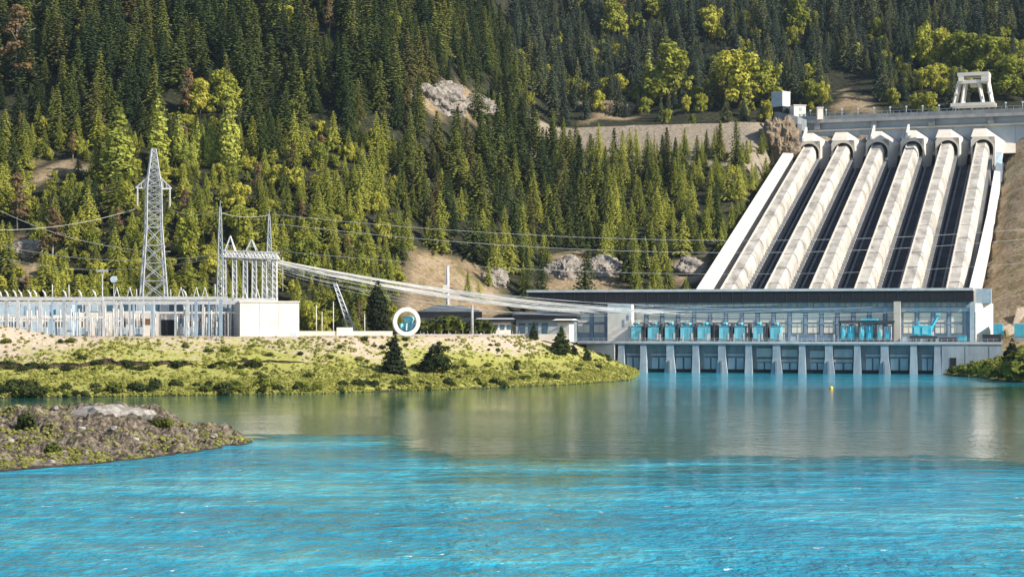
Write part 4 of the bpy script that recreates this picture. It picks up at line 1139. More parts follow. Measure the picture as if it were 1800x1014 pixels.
def trunk_mesh(name, mat, h, r0, limbs=0, seed=0, spread=.25, start=.3):
    r = random.Random(seed); m = MB()
    pts = [(r.uniform(-.02,.02)*h*i/6, r.uniform(-.02,.02)*h*i/6, h*i/6 - (1.2 if i == 0 else 0)) for i in range(7)]
    m.tube(pts, r0, 7, r2=r0*.25)
    for k in range(limbs):
        z = h*r.uniform(start,.8); az = r.uniform(0, 6.28); L = h*spread*r.uniform(.7,1.2)
        m.tube([(0,0,z),(math.cos(az)*L*.5, math.sin(az)*L*.5, z+L*.45),(math.cos(az)*L, math.sin(az)*L, z+L*.75)], r0*.4, 5, r2=r0*.12)
    return m.mesh(name, mat)
KIND = {}
def kind(key, name, crowns, trunk): KIND[key] = (name, crowns, trunk)
kind('conifer', 'conifer_tree', [conifer_mesh('crown', MAT['conifer'], 1, 20, 4.6, 25), conifer_mesh('crown', MAT['conifer'], 2, 20, 4.0, 27, .34, .95, .1, .8),
      conifer_mesh('crown', MAT['conifer'], 3, 20, 5.2, 23, .22, 1.0, .05, .9), conifer_mesh('crown', MAT['conifer'], 4, 20, 4.4, 22, .3, .85, .12, .65), conifer_mesh('crown', MAT['conifer'], 51, 20, 3.4, 20, .4, .65, .18, .6), conifer_mesh('crown', MAT['conifer'], 52, 20, 5.8, 21, .2, .9, .04, .75)], trunk_mesh('trunk', MAT['bark'], 18.5, .32))
kind('far_conifer', 'conifer_tree', [conifer_mesh('crown', MAT['far_conifer'], 5, 20, 4.6, 22, .3, .95), conifer_mesh('crown', MAT['far_conifer'], 6, 20, 4.0, 24, .25, .9, .08, .7)], KIND['conifer'][2])
kind('young', 'young_conifer', [conifer_mesh('crown', MAT['young'], 7, 20, 5.4, 21, .12, 1.05, .03, .8), conifer_mesh('crown', MAT['young'], 8, 20, 4.6, 22, .1, 1.05, .04, .7),
      conifer_mesh('crown', MAT['young'], 9, 20, 6.0, 19, .15, 1.0, .03, .75)], KIND['conifer'][2])
def poplar_lobes(seed):
    r = random.Random(seed); L = []
    for k in range(13):
        f = k/12; L.append((r.uniform(-.7,.7)*(1-f*.7), r.uniform(-.7,.7)*(1-f*.7), 1.8+17*f, (1.0+1.5*math.sin(math.pi*min(1, .15+f*.8)))*(1.05-f*.75), 2.1))
    return L
kind('poplar', 'poplar_tree', [lobed_mesh('crown', MAT['poplar'], 11, 20, poplar_lobes(1), 2300, .62), lobed_mesh('crown', MAT['poplar'], 12, 20, poplar_lobes(2), 2100, .62)], trunk_mesh('trunk', MAT['pale_bark'], 17, .3, 5, 3, .1))
def broad_lobes(seed, w_=5.5):
    r = random.Random(seed); L = [(0,0,7.5,w_*.55,5.0),(.6,0,12.4,w_*.36,3.0)]
    for k in range(17):
        a = k*2.4 + r.uniform(-.4,.4); L.append((math.cos(a)*w_*r.uniform(.35,.9), math.sin(a)*w_*r.uniform(.35,.9), r.uniform(2.6,12.8), w_*r.uniform(.2,.4), r.uniform(1.2,2.6)))
    return L
kind('broad', 'broadleaf_tree', [lobed_mesh('crown', MAT['broad'], 13, 16, broad_lobes(3), 3000, .75, .45), lobed_mesh('crown', MAT['broad'], 14, 16, broad_lobes(7, 4.6), 2600, .72, .45), lobed_mesh('crown', MAT['broad'], 15, 16, broad_lobes(9, 6.4), 3200, .8, .45)], trunk_mesh('trunk', MAT['bark'], 12, .38, 7, 5, .3))
def pine_lobes(seed):
    r = random.Random(seed)
    return [(r.uniform(-2.6,2.6)*(1-k/14), r.uniform(-2.6,2.6)*(1-k/14), 5+k*1.25, r.uniform(1.3,2.2), r.uniform(.9,1.4)) for k in range(13)]
kind('rusty', 'rusty_pine', [lobed_mesh('crown', MAT['rusty'], 16, 20, pine_lobes(1), 1900, .6, .4), lobed_mesh('crown', MAT['rusty'], 17, 20, pine_lobes(4), 1900, .6, .4)], trunk_mesh('trunk', MAT['pale_bark'], 19, .32, 9, 6, .16))
kind('shrub', 'shrub', [lobed_mesh('crown', MAT['shrub'], 18+s_, 2, [(0,0,.75,.95,.8),(.7,.2,.6,.6,.55),(-.6,-.3,.55,.6,.5),(.1,-.6,.8,.5,.6)], 420, .27, .35) for s_ in range(3)], trunk_mesh('stem', MAT['bark'], 1.0, .06, 4, 8, .4))
kind('dark_shrub', 'shrub', [lobed_mesh('crown', MAT['dark_shrub'], 28+s_, 2, [(0,0,.75,.95,.8),(.6,.3,.7,.6,.6),(-.6,-.2,.5,.6,.5)], 420, .27, .35) for s_ in range(2)], KIND['shrub'][2])
kind('cypress', 'cypress_tree', [lobed_mesh('crown', MAT['cypress'], 33, 20, [(0,0,2.5+k*1.35,(2.6+1.2*math.sin(k*.35))*(1 if k < 9 else 1-(k-8)*.13),1.7) for k in range(13)], 3200, .75, .4)], trunk_mesh('trunk', MAT['bark'], 16, .4, 4, 9, .1))

ntree = {}
def plant(key, p, h, label, group=None, rz=None, wide=1.0, variant=None, cat=None):
    name, crowns, trunk = KIND[key]
    base_h = {'shrub': 1.6, 'dark_shrub': 1.6, 'broad': 16}.get(key, 20)
    t = bpy.data.objects.new(name, None); col.objects.link(t); t.empty_display_size = .4
    s_ = h/base_h
    t.location = p; t.scale = (s_*wide, s_*wide, s_); t.rotation_euler = (rnd.gauss(0,.025), rnd.gauss(0,.025), rnd.uniform(0, 6.28) if rz is None else rz)
    v = rnd.randrange(len(crowns)) if variant is None else variant
    for nm, me in (('crown' if 'shrub' not in key else 'foliage', crowns[v]), ('trunk' if 'shrub' not in key else 'stem', trunk)):
        o = bpy.data.objects.new(nm, me); col.objects.link(o); o.parent = t
    ntree[key] = ntree.get(key, 0) + 1
    return tag(t, label, cat or ('shrub' if 'shrub' in key else 'tree'), group)

# named single trees --------------------------------------------------------
def gz(x, y): return Vector((x, y, ground(x, y) - .15))
def bank_tree(key, px, py, ph, label, wide=1.0, v=0, Y=None):
    p = hit(px, py) if Y is None else at(px, py, Y)
    p.z -= .2
    return plant(key, p, ph*p.y/F, label, None, None, wide, v)
def fir_lobes(seed):
    r = random.Random(seed); L = []
    for k in range(9):
        f = k/8; L.append((r.uniform(-.6,.6), r.uniform(-.6,.6), 1.6+16*f, 5.6*(1-f)**.8+.7, 1.5))
        for q in range(3):
            a = r.uniform(0, 6.28); d = (4.6*(1-f)**.8+.2); L.append((math.cos(a)*d, math.sin(a)*d, 1.4+15*f+r.uniform(-.6,.6), 1.9*(1-f)+.6, .9))
    L.append((0,0,19,.5,1.4)); return L
KIND['bankfir'] = ('conifer_tree', [lobed_mesh('crown', MAT['cypress'], 41, 20, fir_lobes(2), 3600, .95, .3), lobed_mesh('crown', MAT['dark_shrub'], 42, 20, fir_lobes(5), 3200, .95, .3)], KIND['conifer'][2])
KIND['bankbush'] = ('broadleaf_tree', [lobed_mesh('crown', MAT['dark_shrub'], 43, 16, broad_lobes(12, 6.5)+[(-2.5,0,4.5,4,4),(3.5,1,4,3.5,3.5)], 3200, .8, .4)], KIND['broad'][2])
bank_tree('bankfir', 691, 657, 78, 'dark spreading conifer on the grassy bank in front of the white ring', 1.0, 0)
bank_tree('bankbush', 764, 658, 70, 'broad dark green tree on the bank right of the dark conifer', 1.3, 0)
bank_tree('bankfir', 985, 622, 52, 'dense dark conifer on the bank before the grey workshop', 1.25, 1)
bank_tree('bankfir', 938, 597, 34, 'small dark conifer on the bank edge before the white office', .9, 1)
bank_tree('bankbush', 1031, 636, 34, 'small rounded dark tree beside the lit retaining wall', .75, 0)
bank_tree('bankbush', 1008, 624, 26, 'low dark bush right of the dense conifer before the workshop', .9, 0)
bank_tree('cypress', 663, 590, 100, 'tall dark cypress left of the white ring', 1.12, 0, 556)
bank_tree('bankbush', 908, 651, 24, 'small dark shrub tree halfway down the grassy bank', .8, 0)
bank_tree('bankbush', 600, 590, 42, 'dark rounded tree behind the low white wall', 1.1, 0, 566)
bank_tree('cypress', 1778, 668, 74, 'leafy upright bush tree at the right edge of the water', 1.3, 0)
for px, py, ph, lab in ((755,587,28,'leftmost green bush of the hedge beside the ring'),(786,587,36,'tallest green bush of the hedge before the hipped roof'),(812,587,25,'low green bush in the middle of the hedge'),(843,588,30,'green bush at the right end of the hedge')):
    p = at(px, py, 596); p.z -= .3; plant('shrub', p, ph*p.y/F, lab, 'hedge bushes before the control building', None, 1.5)
for i, (px, py, ph) in enumerate(((1676,656,14),(1694,656,20),(1711,657,25),(1728,660,26),(1745,662,34),(1762,664,30),(1798,668,56))):
    p = hit(px, py, 500); p.z -= .3
    plant('shrub', p, ph*p.y/F, ('smallest','second','third','fourth','fifth','sixth','tallest')[i] + ' leafy yellow green bush from the left on the right bank', 'bushes on the right bank', None, 1.2)

feature = [  # kind, px, py of the base, height in px, width factor, label
 ('poplar', 208, 325, 140, 2.0, 'broad pale green poplar on the slope above and left of the pylon tip'),
 ('poplar', 280, 300, 128, 1.5, 'tall pale green poplar right behind the pylon tip'),
 ('poplar', 401, 300, 140, 1.35, 'tallest poplar at the right end of the pale poplar row'),
 ('broad', 352, 212, 74, 1.05, 'olive broadleaf tree at the left of the pair above the poplar row'),
 ('broad', 392, 210, 86, 1.15, 'larger olive broadleaf tree at the right of the pair above the poplar row'),
 ('rusty', 328, 210, 84, 1.0, 'brownish bushy pine left of the large olive broadleaf'),
 ('rusty', 28, 170, 150, 1.25, 'big rusty brown pine at the upper left edge'),
 ('rusty', 30, 400, 92, 1.2, 'rusty pine on the lower slope at the left edge'),
 ('rusty', 92, 455, 88, 1.35, 'wide rusty pine above the left end of the switchyard'),
 ('rusty', 580, 60, 58, 1.0, 'rusty topped pine near the top edge of the forest'),
 ('broad', 1078, 70, 76, 1.0, 'yellowing broadleaf tree near the top edge above the crest road'),
 ('rusty', 1088, 68, 70, 1.2, 'rust coloured tree near the top edge above the crest road'),
 ('broad', 425, 440, 84, 1.0, 'bright green broadleaf between the two slim lattice masts'),
 ('broad', 330, 470, 112, .75, 'bright green broadleaf right behind the lower part of the pylon'),
 ('broad', 545, 500, 90, .8, 'bright green broadleaf above the sloping cable bundle'),
 ('broad', 1172, 190, 130, 1.15, 'tall yellow green tree standing above the crest road'),
 ('poplar', 1140, 185, 95, 1.3, 'slim yellow green tree left of the tall one on the crest road'),
 ('broad', 1300, 190, 108, 1.1, 'large yellow green tree left of the blue tower'),
 ('broad', 1345, 190, 84, 1.1, 'rounded yellow green tree touching the blue tower'),
 ('broad', 1425, 188, 52, 1.0, 'small yellow green tree right behind the square hut'),
 ('broad', 1445, 188, 48, .9, 'yellow green tree left of the brown mound'),
 ('broad', 1250, 80, 70, .9, 'yellow tree alone among dark conifers right of the crest road'),
 ('broad', 1402, 60, 78, .9, 'yellow tree high on the hill above the blue tower'),
 ('broad', 1395, 85, 40, .9, 'small yellow tree below the high yellow tree on the hill'),
 ('broad', 1540, 66, 34, 1.0, 'small yellow tree above the dam crest centre'),
 ('broad', 1150, 40, 46, 1.1, 'yellow tree at the top edge right of the rust coloured tree'),
 ('broad', 1625, 130, 96, .9, 'yellow green tree at the left end of the big grove behind the crane'),
 ('broad', 1655, 120, 74, 1.2, 'yellow green tree high in the grove left of the gantry crane'),
 ('broad', 1690, 130, 80, 1.2, 'yellow green tree in the grove directly above the gantry crane'),
 ('broad', 1732, 135, 74, 1.3, 'yellow green tree in the grove above the crane cab'),
 ('broad', 1770, 178, 80, 1.3, 'big yellow green tree right of the gantry crane'),
 ('broad', 1795, 150, 60, 1.3, 'yellow green tree at the right edge of the grove'),
 ('broad', 1640, 170, 60, .9, 'yellow green tree left of the crane legs'),
 ('broad', 1232, 200, 38, 1.0, 'small round yellow green tree left of the crest road bend'),
 ('broad', 1205, 200, 36, 1.0, 'smallest round tree at the edge of the crest road'),
 ('conifer', 1295, 300, 88, .9, 'solitary dark fir with a bare pale trunk below the crest road'),
 ('conifer', 1265, 280, 66, 1.0, 'dark fir left of the solitary fir below the crest road'),
 ('young', 1118, 508, 56, 1.0, 'bright young conifer standing just above the powerhouse roof'),
 ('young', 823, 525, 50, 1.0, 'pale young conifer on the bare earth slope behind the vent mast'),
 ('young', 858, 505, 46, .9, 'pale young conifer at the right edge of the bare earth slope'),
 ('young', 843, 527, 34, 1.0, 'small pale conifer low on the bare earth slope'),
]
TAKEN = []; SHOW = []
for (key, px, py, ph, wd, lab) in feature:
    p = hit(px, py, 612); p.z -= .3
    plant(key, p, ph*p.y/F, lab, None, None, wd); TAKEN.append((p.x, p.y, 4.5)); SHOW.append((px, py, ph, ph*.3*wd, p.y))
for i in range(9):
    px = 316 + i*10.5 + rnd.uniform(-2, 2); p = hit(px, 296 + rnd.uniform(-6, 8), 612)
    plant('poplar', p, rnd.uniform(62, 98)*p.y/F, 'pale green poplar in the dense row right of the pylon tip', 'row of pale poplars', None, 1.25); TAKEN.append((p.x, p.y, 3)); SHOW.append((px, 300, 80, 12, p.y))

# forest ---------------------------------------------------------------------
cand = []
rf = random.Random(99)
def add_trees(x0, x1, y0, y1, step, zone):
    y = y0
    while y < y1:
        x = x0
        while x < x1:
            xx, yy = x + rf.uniform(-.48,.48)*step, y + rf.uniform(-.48,.48)*step
            x += step
            if any((xx-a)**2 + (yy-b)**2 < c*c for a, b, c in TAKEN): continue
            z = ground(xx, yy); px, py = proj(xx, yy, z)
            if px < -60 or px > 1860 or py < -60: continue
            r_ = zone(xx, yy, z, px, py)
            if not r_: continue
            top = py - r_[1]/yy*F; mid = .5*(py + top); hwid = .16*r_[1]*r_[2]/yy*F
            # keep clearings open: nothing tall in front of bare slopes or of the single trees that stand out
            if rf.random() < .93 and any(in_poly(px, q, pl) for pl in SAND for q in (mid, .75*top + .25*py)): continue
            cap = [b - .22*h_ for (a, b, h_, w_, d) in SHOW if abs(px-a) < w_ + hwid and yy < d - 2 and top < b - .2*h_ and py > b - .5*h_]
            if cap:                                            # keep what grows in front of them low
                hh = (py - max(cap))*yy/F
                if hh < 2.5: continue
                r_ = (r_[0] if hh > 9 else 'broad' if rf.random() < .5 else 'young', hh*rf.uniform(.75, 1), r_[2]*1.2)
            if yy > 700 and xx > 8 and 222 < uv(xx, yy)[1] < 264 and px > 1060:
                hh = (py - rf.uniform(222, 254))*yy/F
                if hh < 3: continue
                r_ = (r_[0], min(r_[1], hh), r_[2])
            if r_: cand.append((r_[0], xx, yy, z - .3, r_[1], r_[2], px, py))
        y += step
def clear(px, py, u, v, x):
    if any(in_poly(px, py, q) for q in SAND): return rf.random() > .06
    return False
def zone_left(x, y, z, px, py):
    u, v = uv(x, y)
    if y < 616 or (v < 46 and u > -12): return None
    if x > 10 and 262 < v < 312: return None
    if v >= 312 and x > 0: return None
    if u > 51 + (v-36)*.027: return None
    if px > 690 and px < 905 and py > 500 and v < 60: return None
    if clear(px, py, u, v, x): return None
    n_ = ns(x, y, .02, 3, 3)
    if px < 700:
        low = sstep(210, 340, py + 70*n_)
        f = rf.random()
        if f < low*.66: return ('young', rf.uniform(8, 18), rf.uniform(.85, 1.2))
        if f < low*.84: return ('broad', rf.uniform(7, 12), rf.uniform(.9, 1.3))
        if f < low*.88: return ('rusty', rf.uniform(9, 14), 1.2)
        if py < 250 and f > .985: return ('broad', rf.uniform(12, 17), 1.0)
        if n_ > .14 and rf.random() < .62: return None
        return ('conifer', (rf.uniform(19, 31) if rf.random() < .62 else rf.uniform(9, 18))*(1-.3*low), rf.uniform(.8, 1.25))
    low = max(sstep(960, 1080, px + 60*n_) * sstep(190, 250, py), .55*sstep(300, 420, py))
    f = rf.random()
    if f < low*.8: return ('young', rf.uniform(9, 18), rf.uniform(.8, 1.15))
    return ('conifer', (rf.uniform(17, 28) if rf.random() < .62 else rf.uniform(9, 17))*(1-.2*low), rf.uniform(.8, 1.25))
def zone_far(x, y, z, px, py):
    u, v = uv(x, y)
    if v < 316 or y < 960 or x < 0: return None
    if v < 350 and rf.random() < .6: return None
    if 1455 < px < 1545 and 150 < py + 20: 
        if v < 420: return None
    f = rf.random(); n_ = ns(x, y, .02, 3, 13)
    if v < 420 and f < .3: return ('broad', rf.uniform(9, 14), rf.uniform(.9, 1.2))
    if px > 1610 and py > 95 and f < .7: return ('broad', rf.uniform(12, 17), rf.uniform(1, 1.3))
    if f < .06 + max(0, n_)*.22: return ('broad', rf.uniform(10, 15), 1.0)
    return ('far_conifer', rf.uniform(17, 29) if rf.random() < .65 else rf.uniform(9, 17), rf.uniform(.85, 1.25))
add_trees(-330, 160, 616, 1090, 8.2, zone_left)
add_trees(0, 640, 960, 1560, 9.2, zone_far)

add_trees(-260, 0, 618, 800, 6.5, lambda x, y, z, px, py: (('broad' if rf.random() < .6 else 'young', rf.uniform(2.5, 6), 1.35) if px < 720 and not clear(px, py, 0, 0, x) and uv(x, y)[0] < -8 else None))
LABEL = {
 ('conifer', 0): ('dark green conifer on the steep slope above the switchyard', 'dark conifers above the switchyard'),
 ('conifer', 1): ('dark green conifer on the middle slope between grey rock and powerhouse', 'dark conifers of the middle slope'),
 ('conifer', 2): ('dark conifer among pale young trees left of the penstocks', 'dark conifers left of the penstocks'),
 ('far_conifer', 0): ('haze tinted dark conifer on the far hill behind the dam crest', 'conifers behind the dam'),
 ('young', 0): ('light green young conifer on the low slope behind the switchyard', 'young conifers behind the switchyard'),
 ('young', 1): ('light green young conifer at the foot of the middle slope', 'young conifers of the middle slope'),
 ('young', 2): ('light green young conifer between crest road and powerhouse roof', 'young conifers left of the penstocks'),
 ('broad', 0): ('bright green broadleaf tree on the low slope behind the switchyard', 'broadleaf trees behind the switchyard'),
 ('broad', 1): ('broadleaf tree among the dark conifers of the middle slope', 'broadleaf trees of the middle slope'),
 ('broad', 3): ('yellow green broadleaf tree on the far hill behind the dam', 'broadleaf trees behind the dam'),
 ('rusty', 0): ('rusty pine on the low slope behind the switchyard', 'rusty pines behind the switchyard'),
}
def zone_of(key, px):
    if key == 'far_conifer': return 0
    return 0 if px < 700 else 1 if px < 980 else 2
def visible(c):
    key, x, y, z, h, w_, px, py = c
    top = py - h/y*F
    return -20 < px < 1820 and -10 < top + .6*h/y*F and top < 560
LIM = {'conifer': 210, 'far_conifer': 85, 'young': 285, 'broad': 170, 'rusty': 60}
cand.sort(key=lambda c: -(c[4]/c[2]) * (1 if visible(c) else .01))
rest = []; used = {}
for c in cand:
    key, x, y, z, h, w_, px, py = c
    if visible(c) and used.get(key, 0) < LIM[key]:
        used[key] = used.get(key, 0) + 1
        zn = 3 if key == 'broad' and uv(x, y)[1] > 330 else zone_of(key, px)
        lab, grp = LABEL.get((key, zn), LABEL.get((key, 0)))
        plant(key, (x, y, z), h, lab, grp, None, w_)
    else: rest.append(c)

# everything beyond the nearest few hundred: one forest object, real trees set out by geometry nodes
def forest(name, label, keys, items):
    me = bpy.data.meshes.new(name); me.from_pydata([(c[1], c[2], c[3]) for c in items], [], [])
    for nm, typ in (('turn', 'FLOAT'), ('wide', 'FLOAT'), ('tall', 'FLOAT'), ('variant', 'INT')):
        me.attributes.new(nm, typ, 'POINT')
    vars_ = [(k, i) for k in keys for i in range(len(KIND[k][1]))]
    vi = []
    for c in items: vi.append(vars_.index((c[0], rf.randrange(len(KIND[c[0]][1])))))
    bh = [16 if c[0] == 'broad' else 20 for c in items]
    me.attributes['turn'].data.foreach_set('value', [rf.uniform(0, 6.28) for _ in items])
    me.attributes['wide'].data.foreach_set('value', [c[4]/b*c[5] for c, b in zip(items, bh)])
    me.attributes['tall'].data.foreach_set('value', [c[4]/b for c, b in zip(items, bh)])
    me.attributes['variant'].data.foreach_set('value', vi)
    o = bpy.data.objects.new(name, me); col.objects.link(o)
    ng = bpy.data.node_groups.new(name, 'GeometryNodeTree')
    ng.interface.new_socket('Geometry', in_out='INPUT', socket_type='NodeSocketGeometry'); ng.interface.new_socket('Geometry', in_out='OUTPUT', socket_type='NodeSocketGeometry')
    N_ = ng.nodes.new; L_ = ng.links.new
    gi, go = N_('NodeGroupInput'), N_('NodeGroupOutput'); j = N_('GeometryNodeJoinGeometry')
    def attr(nm, dt='FLOAT'):
        a = N_('GeometryNodeInputNamedAttribute'); a.data_type = dt; a.inputs['Name'].default_value = nm; return a.outputs['Attribute']
    rot = N_('ShaderNodeCombineXYZ'); L_(attr('turn'), rot.inputs[2])
    sc = N_('ShaderNodeCombineXYZ'); wd = attr('wide'); L_(wd, sc.inputs[0]); L_(wd, sc.inputs[1]); L_(attr('tall'), sc.inputs[2])
    va = attr('variant', 'INT')
    for q, (k, i) in enumerate(vars_):
        src = next(ob for ob in scene.objects if ob.type == 'MESH' and ob.data == KIND[k][1][i])
        oi = N_('GeometryNodeObjectInfo'); oi.transform_space = 'ORIGINAL'; oi.inputs['Object'].default_value = src; oi.inputs['As Instance'].default_value = True
        cmp = N_('FunctionNodeCompare'); cmp.data_type = 'INT'; cmp.operation = 'EQUAL'; L_(va, cmp.inputs[2]); cmp.inputs[3].default_value = q
        ip = N_('GeometryNodeInstanceOnPoints'); L_(gi.outputs[0], ip.inputs['Points']); L_(cmp.outputs[0], ip.inputs['Selection']); L_(oi.outputs['Geometry'], ip.inputs['Instance'])
        L_(rot.outputs[0], ip.inputs['Rotation']); L_(sc.outputs[0], ip.inputs['Scale']); L_(ip.outputs[0], j.inputs[0])
    L_(j.outputs[0], go.inputs[0])
    md = o.modifiers.new('trees', 'NODES'); md.node_group = ng
    return tag(o, label, 'forest', None, 'stuff')
near = [c for c in rest if not (c[0] == 'far_conifer' or uv(c[1], c[2])[1] > 330 and c[1] > 0)]
far = [c for c in rest if c[0] in ('far_conifer', 'broad') and (c[0] == 'far_conifer' or uv(c[1], c[2])[1] > 330 and c[1] > 0)]
forest('forest', 'dense conifer forest covering the hillside above switchyard and powerhouse', ['conifer', 'young', 'broad', 'rusty'], near)
forest('forest', 'haze tinted conifer forest on the hill beyond the dam', ['far_conifer', 'broad'], far)
print('TREES', ntree, len(near), len(far))

# shrubs and tufts on the left bank -----------------------------------------
rs = random.Random(5); count = 0
SHL = {'low': ('rounded shrub in the dark row along the waterline of the left bank', 'waterline shrubs of the left bank'),
       'step': ('dark shrub on the cut edge running along the left bank', 'shrubs on the cut edge of the left bank'),
       'up': ('scattered shrub on the dry upper left bank', 'shrubs on the upper left bank')}
def shrub_at(x, y, key, h, which, wide):
    lab, grp = SHL[which]; plant(key, (x, y, ground(x, y) - .15), h, lab, grp, None, wide)
for i in range(125):                                   # along the water
    x = -150 + 165*rs.random()**1.25 - 2; y = interp(SHORE, x) + rs.uniform(.6, 9)
    shrub_at(x, y, 'dark_shrub' if rs.random() < .62 else 'shrub', rs.uniform(1.1, 2.6)*(1.15 if x < -60 else .8), 'low', rs.uniform(1.0, 1.5))
for i in range(40):                                    # on the cut edge
    x = rs.uniform(-150, -60); y = interp(SHORE, x) + rs.uniform(38, 44)
    shrub_at(x, y, 'dark_shrub', rs.uniform(.8, 1.8), 'step', rs.uniform(1.2, 2.0))
for i in range(105):
    x = rs.uniform(-150, 36); d = rs.uniform(16, 66); y = interp(SHORE, x) + d
    shrub_at(x, y, rs.choice(('dark_shrub','shrub','shrub')), rs.uniform(.7, 1.7), 'up', rs.uniform(1.0, 1.6))
def tuft_mesh(name, mat, seed):
    r = random.Random(seed); m = MB()
    for k in range(34):
        a = r.uniform(0, 6.28); d = r.uniform(0, .45)
        leaf_quad(m, Vector((math.cos(a)*d, math.sin(a)*d, r.uniform(.1,.38))), Vector((math.cos(a), math.sin(a), r.uniform(0,.9))), r.uniform(.2,.34), r, 1.6)
    return m.mesh(name, mat)
def scatter(name, label, meshes, pts, kind_='stuff'):
    """Many small plants as one mesh of ground cover."""
    m = MB()
    for (x, y, z, s_, q) in pts:
        me = meshes[q]; c, sn = math.cos(x*7), math.sin(x*7); b = len(m.v)
        m.v += [(x + (v.co.x*c - v.co.y*sn)*s_, y + (v.co.x*sn + v.co.y*c)*s_, z + v.co.z*s_) for v in me.vertices]
        m.f += [tuple(i + b for i in p.vertices) for p in me.polygons]; m.sm += [False]*len(me.polygons)
    return tag(m.build(name, meshes[0].materials[0]), label, 'grass', None, kind_)
def gleaf(name, c1, c2):
    t = NT(name); k = t.noise(t.pos(), .35, 4, .65); c = t.ramp(k, [(.35, c1), (.65, c2)])
    d = t.n('ShaderNodeBsdfDiffuse'); tr = t.n('ShaderNodeBsdfTranslucent'); t.l(c, d.inputs[0]); t.l(c, tr.inputs[0])
    ms = t.n('ShaderNodeMixShader'); ms.inputs[0].default_value = .3; t.l(d.outputs[0], ms.inputs[1]); t.l(tr.outputs[0], ms.inputs[2]); t.l(ms.outputs[0], t.out.inputs[0]); return t.m
GM = gleaf('grass_tufts', (.17,.185,.04), (.38,.37,.10))
tm = [tuft_mesh('grass_tuft', GM, s_) for s_ in range(4)]
pts = []
for i in range(15000):
    x = rs.uniform(-165, 44); d = rs.random()**1.5*68 + .6; y = interp(SHORE, x) + d
    g = ns(x, y, .05, 4, 21)
    if g < -.16 + .005*(d-18): 
        if rs.random() > .2: continue
    pts.append((x, y, ground(x, y) - .06, rs.uniform(.45, 1.3)*(1.15 if d < 8 else 1), rs.randrange(4)))
scatter('grass_tufts', 'yellow green grass and low scrub over the left bank', tm, pts)
pts = [(x, y, ground(x, y) - .05, rs.uniform(.9, 2.4), rs.randrange(4)) for x, y in ((rs.uniform(147, 205), rs.uniform(500, 640)) for _ in range(1500)) if ground(x, y) > .1]
scatter('grass_tufts', 'yellow green grass and low scrub over the right bank', tm, pts)
pts = []
for i in range(8000):
    x, y = rs.uniform(-78, -37.5), rs.uniform(200, 292); z = islet_z(x, y)
    if z < .12: continue
    g = ns(x, y, .12, 4, 31) + (.25 if z < 1.4 else -.16 if z > 3 else 0)
    if g > .16: pts.append((x, y, z - .05, rs.uniform(.3, .75), rs.randrange(4)))
scatter('islet_grass', 'bright green weeds between the stones of the rocky islet', tm, pts)
# rocks and bush on the islet
def boulder_mesh(seed, flat=.7):
    bm_ = bmesh.new(); bmesh.ops.create_icosphere(bm_, subdivisions=3, radius=1)
    for v in bm_.verts:
        n_ = v.co.normalized(); v.co = n_*(1 + .32*noise.noise(n_*1.5 + Vector((seed*3.1,0,0))) + .12*noise.noise(n_*4.5 + Vector((0,seed,0)))); v.co.z *= flat
    me = bpy.data.meshes.new('boulder'); bm_.to_mesh(me); bm_.free(); me.materials.append(MAT['boulder']); return me
bms = [boulder_mesh(s_) for s_ in range(4)]
def boulder(me, x, y, z, s_, label, group=None, sq=1.0):
    o = bpy.data.objects.new('boulder', me); col.objects.link(o); o.location = (x, y, z); o.scale = (s_*sq, s_, s_); o.rotation_euler = (0, 0, rs.uniform(0, 6.28) if sq == 1 else .15)
    return tag(o, label, 'boulder', group)
pb = at(196, 728, 262); boulder(boulder_mesh(9, .5), pb.x, 262, 3.6, 4.3, 'largest pale boulder crowning the rocky islet', None, 1.25)
for i in range(75):
    x, y = rs.uniform(-80, -39), rs.uniform(204, 290); z = islet_z(x, y)
    if z > .5: boulder(rs.choice(bms), x, y, z, rs.uniform(.22, .85), 'grey stone lying in the rubble of the rocky islet', 'stones of the rocky islet')
p = at(46, 745, 250); p.z = islet_z(p.x, p.y) - .2
plant('dark_shrub', p, 3.6, 'upright dark bush growing on the rocky islet', None, None, .62)
for i, (px, py) in enumerate(((275,738),(292,742),(165,736),(95,790))):
    Y = 262 if i < 3 else 228; p = at(px, py, Y); p.z = islet_z(p.x, p.y) - .1
    plant('shrub', p, (1.5,1.8,1.2,2.0)[i], ('small bright bush at the right foot of the largest boulder','thin bright bush furthest right behind the islet','low bright bush left on top of the islet','bright bush low on the front of the islet')[i], None, None, .9)
for px, py in ():
    pass

# undercut scarp along the left bank, overhang shade coloured into its dark soil
m = MB(); prev = None; x = -150.0
t = NT('scarp_soil_shade'); a = t.noise(t.pos(), 1.3, 5, .7); t.principled(t.ramp(a, [(.35, (.022,.018,.013)), (.6, (.085,.066,.045)), (.75, (.16,.13,.085))]), .95, a, .9, .3, 0, .1)
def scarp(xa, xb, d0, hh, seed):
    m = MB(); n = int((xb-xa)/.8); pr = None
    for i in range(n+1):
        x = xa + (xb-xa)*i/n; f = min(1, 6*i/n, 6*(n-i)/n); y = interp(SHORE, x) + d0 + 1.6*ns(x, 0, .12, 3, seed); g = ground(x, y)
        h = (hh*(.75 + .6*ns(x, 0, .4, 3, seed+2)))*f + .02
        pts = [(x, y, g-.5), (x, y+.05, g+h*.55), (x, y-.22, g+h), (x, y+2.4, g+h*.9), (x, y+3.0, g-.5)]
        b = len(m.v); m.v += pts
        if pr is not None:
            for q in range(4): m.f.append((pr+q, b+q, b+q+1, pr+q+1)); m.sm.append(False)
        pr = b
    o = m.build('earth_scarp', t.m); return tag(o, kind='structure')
scarp(-150, -78, 42, 1.5, 3.3); scarp(-74, -55, 45, .8, 7.7)
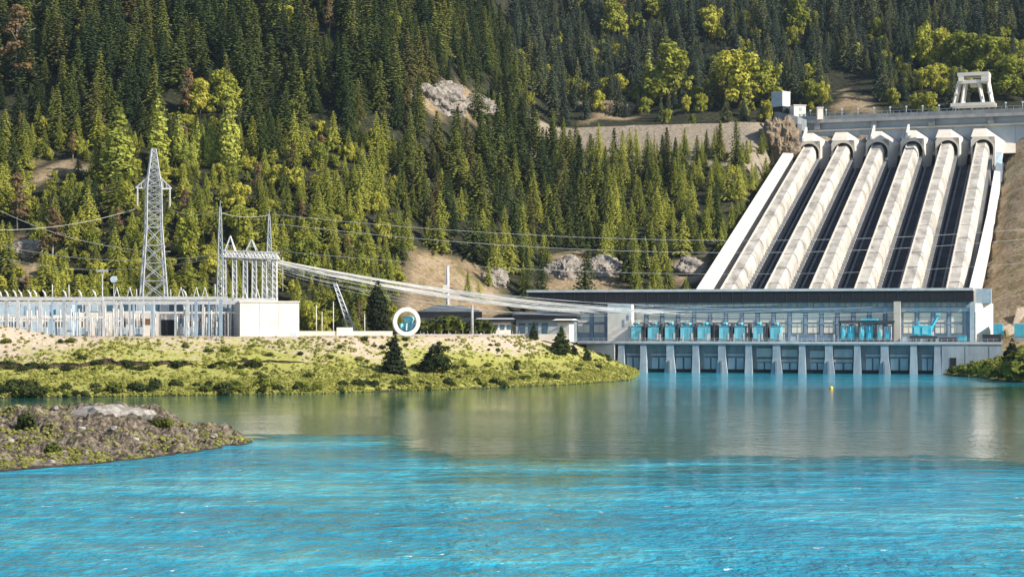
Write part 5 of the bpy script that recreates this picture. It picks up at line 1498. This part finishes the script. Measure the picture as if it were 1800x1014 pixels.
# ---------------------------------------------------------------- air: thin blue haze between the camera and the far hill
hz = MB().box(-900, 1100, -60, 1790, -9, 560).build('haze', None)
hm = bpy.data.materials.new('haze'); hm.use_nodes = True; ht = hm.node_tree; ht.nodes.clear()
ho = ht.nodes.new('ShaderNodeOutputMaterial'); hv = ht.nodes.new('ShaderNodeVolumePrincipled')
hv.inputs['Color'].default_value = (.6, .78, 1, 1); hv.inputs['Density'].default_value = .00003; hv.inputs['Anisotropy'].default_value = .2
ht.links.new(hv.outputs[0], ho.inputs['Volume']); hz.data.materials.append(hm)
tag(hz, 'thin blue summer haze in front of the far forested hill', 'haze', None, 'stuff')
# ---------------------------------------------------------------- light, sky, camera
SUN_AZ, SUN_EL = R(-29), R(34)      # azimuth from +x towards +y: low on the right, slightly on the camera's side
s = Vector((math.cos(SUN_AZ)*math.cos(SUN_EL), math.sin(SUN_AZ)*math.cos(SUN_EL), math.sin(SUN_EL)))
sun = bpy.data.objects.new('sun', bpy.data.lights.new('sun', 'SUN')); col.objects.link(sun)
sun.data.energy = 5.0; sun.data.angle = R(.5); sun.data.color = (1, .92, .80)
sun.rotation_euler = (-s).to_track_quat('-Z', 'Y').to_euler(); sun.location = s * 300
w = bpy.data.worlds.new('World'); scene.world = w; w.use_nodes = True
nt = w.node_tree; nt.nodes.clear()
sky = nt.nodes.new('ShaderNodeTexSky'); sky.sky_type = 'NISHITA'; sky.sun_disc = False
sky.sun_elevation = SUN_EL; sky.sun_rotation = math.pi/2 - SUN_AZ
sky.air_density = 1.0; sky.dust_density = .6
bg = nt.nodes.new('ShaderNodeBackground'); bg.inputs[1].default_value = .10
wo = nt.nodes.new('ShaderNodeOutputWorld')
nt.links.new(sky.outputs[0], bg.inputs[0]); nt.links.new(bg.outputs[0], wo.inputs[0])
cam = bpy.data.objects.new('camera', bpy.data.cameras.new('camera')); col.objects.link(cam)
cam.location = (0, 0, CAMZ); cam.rotation_euler = (R(90), 0, 0)
cam.data.sensor_width = 36; cam.data.lens = 36 * F / 1800; cam.data.shift_y = (HZ - 507) / 1800
cam.data.clip_start = 1; cam.data.clip_end = 6000
scene.camera = cam
vs = scene.view_settings; vs.view_transform = 'Standard'; vs.look = 'None'; vs.gamma = 1; vs.exposure = .72
scene.cycles.volume_bounces = 0; scene.cycles.max_bounces = 6; scene.cycles.diffuse_bounces = 2; scene.cycles.glossy_bounces = 3
scene.cycles.transmission_bounces = 3; scene.cycles.caustics_reflective = False; scene.cycles.caustics_refractive = False
